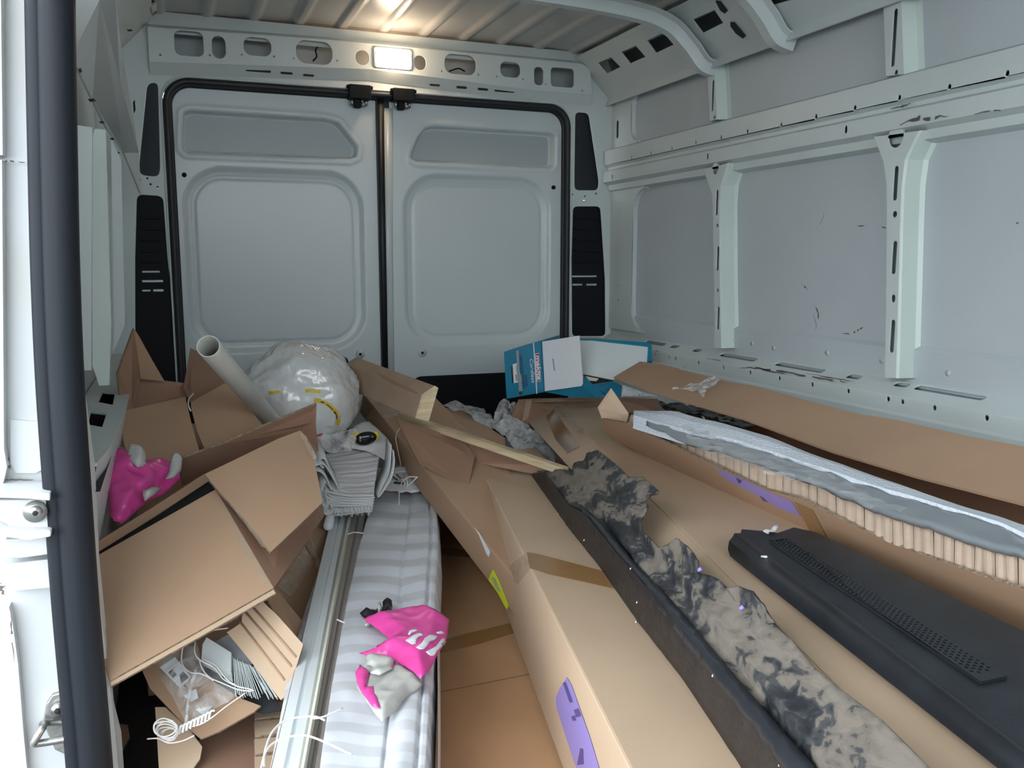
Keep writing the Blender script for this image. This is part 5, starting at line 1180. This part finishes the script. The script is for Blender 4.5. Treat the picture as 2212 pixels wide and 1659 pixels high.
patch('grey_side', pp, [(340, 1062), (350, 1040), (356, 1006), (366, 1002), (380, 1016), (376, 1040), (360, 1056)], 0.006, crum(0.006, 0.004, 0.008), 'grey_film', tP, lift=0.034)
patch('grey_side', pp, [(292, 1085), (310, 1072), (335, 1074), (318, 1092), (300, 1102)], 0.006, crum(0.006, 0.004, 0.008), 'grey_film', tP, lift=0.030)
# ---- timber and pine stick
eq = [P(u, v, Y=2.36) for u, v in [(911, 852), (938, 833), (946, 838), (925, 910), (896, 903)]]
eq[1] = P(938, 833, Y=2.37); eq[2] = P(946, 838, Y=2.37)
farv = P(757, 775, Y=2.80)-P(925, 838, Y=2.36)
tl_ = thing('timber_post', 'short weathered timber post with pale cut end, lying behind the pine stick', 'timber', tuple(P(910, 905, Y=2.4)))
solid('post', [p+(eq[0]-p)*0.0 for p in eq], farv, 'wood_dark', tl_, 0.002)
nq = (eq[1]-eq[0]).cross(eq[3]-eq[0]).normalized()
if nq.dot(O-eq[0]) < 0: nq = -nq
board('cut_end', [p+nq*0.003 for p in eq], 0.002, 'wood', tl_, 'wood')
board('torn_paper', [eq[0]+farv*0.05+nq*0.003+Vector((0, -0.004, 0.002)), eq[0]+farv*0.55+Vector((0, -0.004, 0.014)), eq[0]+farv*0.30+Vector((0, -0.004, -0.010)), eq[0]+farv*0.06+Vector((0, -0.004, -0.022))], 0.001, 'card_red_shaded', tl_, 'card_red_shaded')
ts = thing('pine_stick', 'long pale pine stick lying across the middle cartons in front of the timber post', 'timber', tuple(P(1040, 960, Z=0.585)))
pa_ = P(864, 897, Z=.63); pb_ = P(1222, 1018, Z=.565)
tube('stick', [pa_, pb_], 0, 'wood', ts, prof=[(-.011, -.010), (.011, -.010), (.011, .010), (-.011, .010)], up=(0, 0, 1), smooth=False)
tube('split_end', [pa_+(pa_-pb_).normalized()*0.012+Vector((0, 0, .003)), pa_], 0, 'cream', ts, prof=[(-.006, -.008), (.008, -.004), (.006, .009)], up=(0, 0, 1), smooth=False)
# ---- carton behind the stick
tv = thing('carton', 'brown carton behind the pine stick, next to the cloudy film', 'carton', (0.98, 2.6, 0.27))
solid('body', [P(945, 877, Y=2.95), P(1000, 886, Y=2.98), P(1092, 946, Y=2.62), P(1010, 950, Y=2.55)], (0, 0, 0), 'card', tv, 0.003,
      bottom=[P(945, 877, Y=2.95)-Vector((0, 0, .30)), P(1000, 886, Y=2.98)-Vector((0, 0, .30)), P(1092, 946, Y=2.62)-Vector((0, 0, .30)), P(1010, 950, Y=2.55)-Vector((0, 0, .28))])
board('front_flap', [P(1000, 944, Y=2.46), P(1060, 952, Y=2.42), P(1192, 1006, Y=2.20), P(1180, 1028, Y=2.2), P(1030, 1000, Y=2.36)], 0.004, 'card_red_shaded', tv)
patch_o = patch('cloudy_film', Pl(P(960, 880, Y=2.92), P(1070, 925, Y=2.75), P(1000, 876, Y=3.02)), [(952, 878), (975, 872), (1010, 878), (1045, 892), (1070, 912), (1074, 926), (1040, 915), (1000, 893)], 0.012, crum(0.012, 0.008, 0.01), 'clearw', None)
tag(recenter(patch_o), 'sheet of cloudy plastic film on the brown carton behind the pine stick', 'plastic film')
po = patch('film_heap', Pl(P(1070, 930, Y=2.72), P(1150, 930, Y=2.72), P(1095, 865, Y=2.85)), [(1064, 925), (1068, 890), (1080, 868), (1092, 866), (1100, 876), (1112, 866), (1116, 885), (1106, 905), (1130, 920), (1170, 930), (1185, 960), (1200, 990), (1185, 1002), (1130, 985), (1100, 965), (1090, 940)], 0.008,
      lambda x, y, e: min(.03, e)+0.020*(0.5-2*abs(N3(x, y, 14)))+0.010*(0.5-2*abs(N3(x, y, 40))), 'clearw', None)
tag(recenter(po), 'crumpled heap of clear film left of the tall carton end, below the teal box', 'plastic film')
# ---- brown open carton below the teal boxes
tu = thing('open_carton', 'low open brown carton under the teal boxes, dark inside', 'carton', (1.4, 2.75, 0.27))
board('end_wall', [P(1121, 863, Y=2.78), P(1152, 861, Y=2.80), P(1202, 873, Y=2.86), P(1192, 892, Y=2.84), P(1143, 926, Y=2.76), P(1103, 906, Y=2.74)], 0.004, 'card_red_shaded', tu)
board('clear_tape', [P(1136, 866, Y=2.765), P(1150, 864, Y=2.775), P(1140, 905, Y=2.755), P(1128, 910, Y=2.745)], 0.0008, 'cleartape', tu, 'cleartape')
board('back_wall', [P(1148, 862, Y=2.86), P(1330, 858, Y=2.84), P(1300, 895, Y=2.78), P(1200, 900, Y=2.78)], 0.004, 'card_red_shaded', tu)
board('side_wall', [P(1338, 860, Y=2.62), P(1425, 864, Y=2.55), P(1464, 892, Y=2.30), P(1430, 890, Y=2.34), P(1350, 888, Y=2.5)], 0.004, 'card_red_shaded', tu)
board('rim_strip', [P(1150, 861, Y=2.80), P(1335, 857, Y=2.78), P(1420, 862, Y=2.55), P(1336, 863, Y=2.72), P(1152, 867, Y=2.78)], 0.003, 'card', tu)
# ---- teal tool cartons
tt1 = thing('tool_carton', 'teal printed tool carton with red logo, standing with its white lid flap open', 'carton', tuple(P(1180, 862, Y=2.8)))
f4 = [P(1088, 760, Y=2.66), P(1170, 736, Y=2.74), P(1177, 847, Y=2.74), P(1094, 862, Y=2.66)]
pT = Pl(f4[0], f4[1], f4[3])
bv = Vector((0.16, 0.20, 0.0))
solid('body', f4, bv, 'teal', tt1, 0.003)
wf = Pl(P(1171, 738, Y=2.735), P(1251, 725, Y=2.60), P(1177, 845, Y=2.735))
board('lid_flap', wf.pts([(1171, 738), (1251, 725), (1259, 828), (1256, 834), (1177, 845)]), 0.003, 'white', tt1, 'white')
for k in range(8):
    decal('print', wf, [(1193+k*0.45, 775+k*3.3), (1196.5+k*0.45, 774.6+k*3.3), (1196.8+k*0.45, 777+k*3.3), (1193.4+k*0.45, 777.4+k*3.3)], 'greyink', tt1)
Zt = lambda L: [(1080+x/11.06, 720+y/11.06) for x, y in L]
decal('red_panel', pT, Zt([(820, 490), (925, 468), (970, 1140), (870, 1158)]), 'white', tt1)
decal('red_panel', pT, Zt([(832, 502), (918, 484), (958, 1128), (878, 1144)]), 'red', tt1, lift=0.0018)
text('logo_lettering', 'makita', pT, Zt([(838, 520)])[0], Zt([(880, 1120)])[0], 'white', tt1, lift=0.0032, flip=1, shear=0.25, bold=0.03, yscale=0.9)
text('script_lettering', 'Cordless', pT, Zt([(700, 600)])[0], Zt([(752, 1190)])[0], 'white', tt1, lift=0.002, shear=0.3)
decal('fold_line', pT, Zt([(785, 225), (805, 222), (888, 1440), (868, 1446)]), 'white', tt1)
decal('tool_picture', pT, Zt([(372, 420), (445, 400), (460, 900), (520, 1080), (525, 1470), (450, 1480), (430, 1000)]), 'greyink', tt1)
decal('tool_picture', pT, Zt([(455, 470), (520, 560), (570, 960), (490, 980)]), 'teal_dk', tt1)
decal('tool_picture', pT, Zt([(520, 980), (640, 990), (660, 1250), (560, 1310), (510, 1200)]), 'teal_dk', tt1)
decal('tool_picture', pT, Zt([(440, 1390), (520, 1380), (520, 1465), (450, 1475)]), 'ink', tt1, lift=0.002)
decal('handle_slot', pT, Zt([(262, 800), (295, 790), (320, 1185), (285, 1180)]), 'ink', tt1)
lb = decal('white_label', pT, Zt([(290, 740), (390, 712), (420, 1170), (320, 1190)]), 'white', tt1, lift=0.002)
decal('print', pT, Zt([(345, 985), (388, 975), (400, 1130), (365, 1140)]), 'greyink', lb, lift=0.0034)
decal('print', pT, Zt([(365, 760), (378, 757), (390, 940), (376, 944)]), 'greyink', lb, lift=0.0034)
tt2 = thing('tool_carton', 'open teal carton with pale inside of its lid showing, right of the red-logo carton', 'carton', tuple(P(1330, 860, Y=2.75)))
ZT = lambda L: [(1060+x/5.267, 700+y/5.267) for x, y in L]
pl1 = Pl(P(1254, 734, Y=2.78), P(1402, 748, Y=2.66), P(1326, 820, Y=2.62))
board('lid_inside', pl1.pts(ZT([(1000, 180), (1150, 186), (1790, 262), (1790, 300), (1780, 430), (1640, 500), (1395, 632), (1060, 566), (1000, 560)])), 0.004, 'slat', tt2, 'slat')
board('lid_rim', pl1.pts(ZT([(1010, 172), (1200, 170), (1380, 188), (1800, 218), (1830, 250), (1838, 430), (1780, 432), (1790, 262), (1150, 188), (1010, 186)]), 0.004), 0.010, 'teal', tt2, 'teal')
board('paper_edge', pl1.pts(ZT([(1010, 146), (1230, 150), (1375, 180), (1370, 198), (1200, 180), (1010, 172)]), 0.0), 0.006, 'card', tt2, 'card')
board('front_flap', [P(*q, Y=y) for q, y in zip(ZT([(600, 772), (1040, 700), (1060, 600), (1160, 690), (1270, 690), (1400, 655), (1500, 712), (1480, 832), (1200, 836), (950, 832)]), (2.76, 2.62, 2.62, 2.62, 2.6, 2.6, 2.6, 2.6, 2.62, 2.66))], 0.004, 'teal', tt2, 'teal')
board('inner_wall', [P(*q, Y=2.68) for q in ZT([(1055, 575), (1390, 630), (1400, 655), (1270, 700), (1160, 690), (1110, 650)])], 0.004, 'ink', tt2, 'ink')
board('yellow_content', [P(*q, Y=2.665) for q in ZT([(1075, 592), (1230, 622), (1200, 650), (1120, 645)])], 0.004, 'cream', tt2, 'cream')
decal('print', Pl(P(1240, 850, Y=2.60), P(1330, 850, Y=2.60), P(1290, 835, Y=2.60)), ZT([(1232, 745), (1262, 765), (1305, 800), (1290, 800)]), 'ink', tt2)
pf_ = patch('pale_film', Pl(P(1345, 858, Y=2.56), P(1420, 858, Y=2.5), P(1350, 835, Y=2.56)), ZT([(1500, 690), (1600, 722), (1900, 820), (1880, 832), (1480, 832)]), 0.01, crum(0.006, 0.004, 0.006), 'foam', None)
tag(recenter(pf_), 'pale foam sheet scrap between the teal cartons and the raised lid flap', 'foam')
# ---- lower left: opened carton of blinds
kp = Pl(P(305, 1440, Z=.40), P(560, 1400, Z=.42), P(430, 1600, Z=.33))
tk = thing('blind_carton', 'torn open carton of white blind slats under the tipped carton, lower left', 'carton', (0.0, 1.45, 0.10))
board('front_face', kp.pts([(303, 1440), (345, 1412), (420, 1440), (520, 1500), (560, 1515), (545, 1528), (470, 1570), (430, 1586), (400, 1562), (360, 1520), (320, 1478)], -0.014), 0.004, 'card', tk)
board('side_liner', kp.pts([(322, 1500), (345, 1500), (400, 1552), (425, 1586), (420, 1612), (400, 1640), (330, 1640)], -0.04), 0.004, 'card_light', tk)
board('top_flap', kp.pts([(378, 1420), (390, 1398), (500, 1338), (525, 1318), (530, 1330), (520, 1348), (430, 1392), (380, 1424)], 0.02), 0.004, 'card_light', tk)
fp1 = Pl(kp.at(492, 1368, 0.05), kp.at(625, 1512, 0.03), kp.at(582, 1285, 0.09))
board('right_flap', fp1.pts([(490, 1366), (522, 1345), (525, 1310), (560, 1292), (600, 1330), (655, 1392), (640, 1440), (622, 1500), (606, 1512), (560, 1452), (520, 1402)]), 0.004, 'card_light', tk)
for a, b, w2 in (((530, 1322), (630, 1440), 2.2), ((545, 1310), (640, 1420), 1.6), ((520, 1345), (615, 1470), 1.6)):
    p = fp1.at(*a, 0.0015); q = fp1.at(*b, 0.0015); tube('crease', [p, q], 0.0018, 'card', tk, 6)
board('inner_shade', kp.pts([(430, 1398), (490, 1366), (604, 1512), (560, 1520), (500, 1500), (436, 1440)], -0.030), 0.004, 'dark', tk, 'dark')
decal('grey_rail', kp, [(462, 1392), (492, 1374), (506, 1378), (560, 1430), (528, 1446), (500, 1425)], 'greyink', tk, lift=0.004)
# white slats stacked on edge, each one its own piece
ks = Vector(kp.n)
def slatstack(p0, p1, q0, q1, n, m, nm, lift0):
    for i in range(n):
        a = i/(n-1); top = (p0[0]+(p1[0]-p0[0])*a, p0[1]+(p1[1]-p0[1])*a+random.uniform(-2, 2)); bot = (q0[0]+(q1[0]-q0[0])*a, q0[1]+(q1[1]-q0[1])*a+random.uniform(-4, 4)+(5 if 11 < i < 15 else 0)*-2)
        w3 = abs(p1[0]-p0[0])/n*0.42
        q = [kp.at(top[0]-w3, top[1], lift0), kp.at(top[0]+w3, top[1]+1, lift0), kp.at(bot[0]+w3, bot[1]+1, lift0), kp.at(bot[0]-w3, bot[1], lift0)]
        o = board(nm, q, 0.010, m, tk, m)
slatstack((507, 1430), (560, 1452), (512, 1505), (600, 1512), 20, 'slat', 'blind_slat', 0.012)
for i in range(12):                                       # stack seen flat, only edges stepping
    d = i*0.0016; q = kp.pts([(440+i*0.3, 1402+i*0.5), (452, 1392), (505, 1425), (504, 1476-i), (470, 1456), (441, 1440)], 0.004+d)
    board('blind_slat', q, 0.0012, 'slat', tk, 'slat')
# clear wrap, label and cords over it
wr = patch('clear_wrap', kp, [(330, 1420), (370, 1392), (430, 1400), (440, 1440), (480, 1470), (520, 1500), (480, 1530), (440, 1560), (405, 1570), (380, 1520), (345, 1470)], 0.012, crum(0.008, 0.006, 0.012), 'clear', tk, lift=0.010)
lbl = decal('white_label', kp, [(347, 1446), (380, 1424), (414, 1466), (392, 1492)], 'white', tk, lift=0.006)
decal('print', kp, [(366, 1458), (374, 1452), (384, 1462), (376, 1470)], 'ink', lbl, lift=0.0074); decal('print', kp, [(390, 1464), (398, 1456), (410, 1468), (394, 1482)], 'ink', lbl, lift=0.0074)
decal('white_label', kp, [(398, 1508), (425, 1492), (430, 1512), (415, 1520)], 'white', tk, lift=0.006); decal('white_label', kp, [(424, 1536), (460, 1530), (442, 1552)], 'white', tk, lift=0.006)
def cordpx(px, lift, nm, parent, r=0.0012, pl=None, m='cord'):
    pl = pl or kp; return tube(nm, catmull([pl.at(u, v, lift+0.004*math.sin(i*1.3)) for i, (u, v) in enumerate(px)], 7), r, m, parent, 7)
tc_ = thing('cord_tangle', 'tangle of white blind cords over the torn carton and clear wrap, lower left', 'cord', (-0.02, 1.4, 0.30))
for px in ([(500, 1378), (450, 1390), (410, 1412), (400, 1440), (404, 1458), (420, 1474), (445, 1480), (470, 1492)], [(430, 1408), (430, 1432), (440, 1448), (470, 1462), (490, 1486), (520, 1504), (545, 1512), (556, 1514)],
           [(438, 1442), (446, 1468), (462, 1486), (490, 1496), (520, 1508), (550, 1515)], [(446, 1444), (475, 1462), (500, 1492), (530, 1506)], [(538, 1518), (500, 1548), (470, 1570), (440, 1584), (400, 1592)]):
    cordpx(px, 0.030, 'cord', tc_)
bnd = kp
for k in range(7):
    a0 = k*0.9; cordpx([(372+26*math.cos(a0+t*0.9)*(0.7+0.05*k), 1603+17*math.sin(a0+t*0.9)*(0.8+0.04*k)) for t in range(8)], 0.020+0.004*k, 'cord_bundle', tc_)
for k in range(9):
    cordpx([(395+8*k, 1606-4*k), (400+8*k, 1592-4*k), (408+8*k, 1588-4*k)], 0.028, 'cord_knot', tc_, 0.0022)
cordpx([(325, 1610), (350, 1612), (372, 1620), (400, 1612), (425, 1600)], 0.02, 'cord', tc_)
for k, px in enumerate(([(407, 1586), (412, 1550), (418, 1500), (428, 1460)],)): cordpx(px, 0.02, 'film_string', tc_, 0.003, m='clearw')
# cartons beneath
tb3 = thing('carton', 'reddish brown carton under the cord bundle at the bottom left edge', 'carton', (0.0, 1.2, 0.02))
k2 = hplane(0.27)
solid('body', [k2.at(372, 1640), k2.at(330, 1720), k2.at(640, 1760), k2.at(650, 1640), k2.at(560, 1520), k2.at(500, 1545)], (0, 0, -0.26), 'card_red_shaded', tb3, 0.003)
tcp = thing('corrugated_pad', 'light corrugated cardboard pad between the cords and the white headrail', 'cardboard', tuple(P(590, 1610, Z=0.28)))
k3 = hplane(0.30)
for i in range(4):
    v0 = 1520+i*36; q = k3.pts([(549, v0), (642-8*i, v0-8), (635-8*i, v0+22), (550, v0+32)], -0.002*i)
    board('pad_strip', q, 0.006, 'card_light', tcp)
# taped carton between the tipped carton and the rails
tj = thing('carton', 'shiny taped brown carton wedged between the tipped carton and the white headrail', 'carton', (0.28, 1.95, 0.02))
jp = Pl(P(592, 1272, Y=1.90), P(700, 1120, Y=2.28), P(655, 1338, Y=1.86))
board('top_panel', jp.pts([(560, 1240), (600, 1170), (650, 1110), (712, 1090), (720, 1160), (700, 1210), (680, 1290), (655, 1342), (620, 1300), (590, 1275)]), 0.004, 'card', tj)
board('lower_panel', [P(578, 1270, Y=1.72), P(592, 1268, Y=1.72), P(652, 1340, Y=1.68), P(650, 1400, Y=1.60), P(600, 1340, Y=1.66), P(575, 1290, Y=1.7)], 0.004, 'card', tj)
decal('tape', jp, [(598, 1268), (650, 1190), (668, 1160), (690, 1200), (650, 1260), (625, 1290)], 'cleartape', tj, lift=0.002)
decal('tape', jp, [(650, 1170), (664, 1160), (694, 1225), (688, 1235)], 'card_light', tj, lift=0.002)
solid('body', [jp.at(600, 1180, -0.02), jp.at(700, 1110, -0.02), jp.at(690, 1220, -0.02), jp.at(650, 1320, -0.02)], (0.0, 0.05, -0.12), 'card_red_shaded', tj, 0.002)
# beige scrap deep in the dark corner
ob = board('card_scrap', [P(246, 1562, Z=.12), P(276, 1566, Z=.12), P(280, 1590, Z=.12), P(262, 1622, Z=.12), P(246, 1612, Z=.12)], 0.006, 'card', None)
tag(recenter(ob), 'small cardboard scrap in the dark gap beside the left wall lining', 'cardboard')
# ---- loose cords over the striped blind and the rails
cz = hplane(0.47)
tl3 = thing('loose_cord', 'thin white cord looping from the blind end over the middle carton', 'cord', tuple(cz.at(890, 1050)))
def freecord(px, nm, parent, r=0.0016):
    return tube(nm, catmull([P(u, v, Y=y) for u, v, y in px], 7), r, 'cord', parent, 7)
freecord([(866, 1006, 2.50), (860, 975, 2.54), (855, 945, 2.58), (862, 928, 2.6), (872, 922, 2.6), (900, 925, 2.6)], 'cord', tl3)
freecord([(915, 1034, 2.40), (924, 1018, 2.38), (945, 1011, 2.36), (968, 1013, 2.34), (1004, 1028, 2.3)], 'cord', tl3)
freecord([(862, 1090, 2.30), (863, 1060, 2.36), (870, 1040, 2.40), (885, 1030, 2.40), (905, 1032, 2.40), (916, 1036, 2.40)], 'cord', tl3)
freecord([(878, 1052, 2.40), (896, 1036, 2.40), (908, 1024, 2.40), (917, 1036, 2.39)], 'cord', tl3)
tl4 = thing('loose_cord', 'thin white cord crossing the headrails at the bottom edge of the picture', 'cord', tuple(P(620, 1640, Z=0.43)))
for px in ([(570, 1655), (572, 1625), (586, 1585), (610, 1560), (640, 1550), (680, 1548), (702, 1556)], [(560, 1680), (574, 1625), (600, 1600), (650, 1588), (690, 1598), (760, 1630)], [(676, 1552), (700, 1548), (740, 1530)]):
    tube('cord', catmull([P(u, v, Z=0.45) for u, v in px], 7), 0.0016, 'cord', tl4, 7)
tube('cord', catmull([P(u, v, Z=0.442) for u, v in [(728, 1338), (736, 1342), (744, 1345)]], 5), 0.0016, 'cord', tl4, 6)
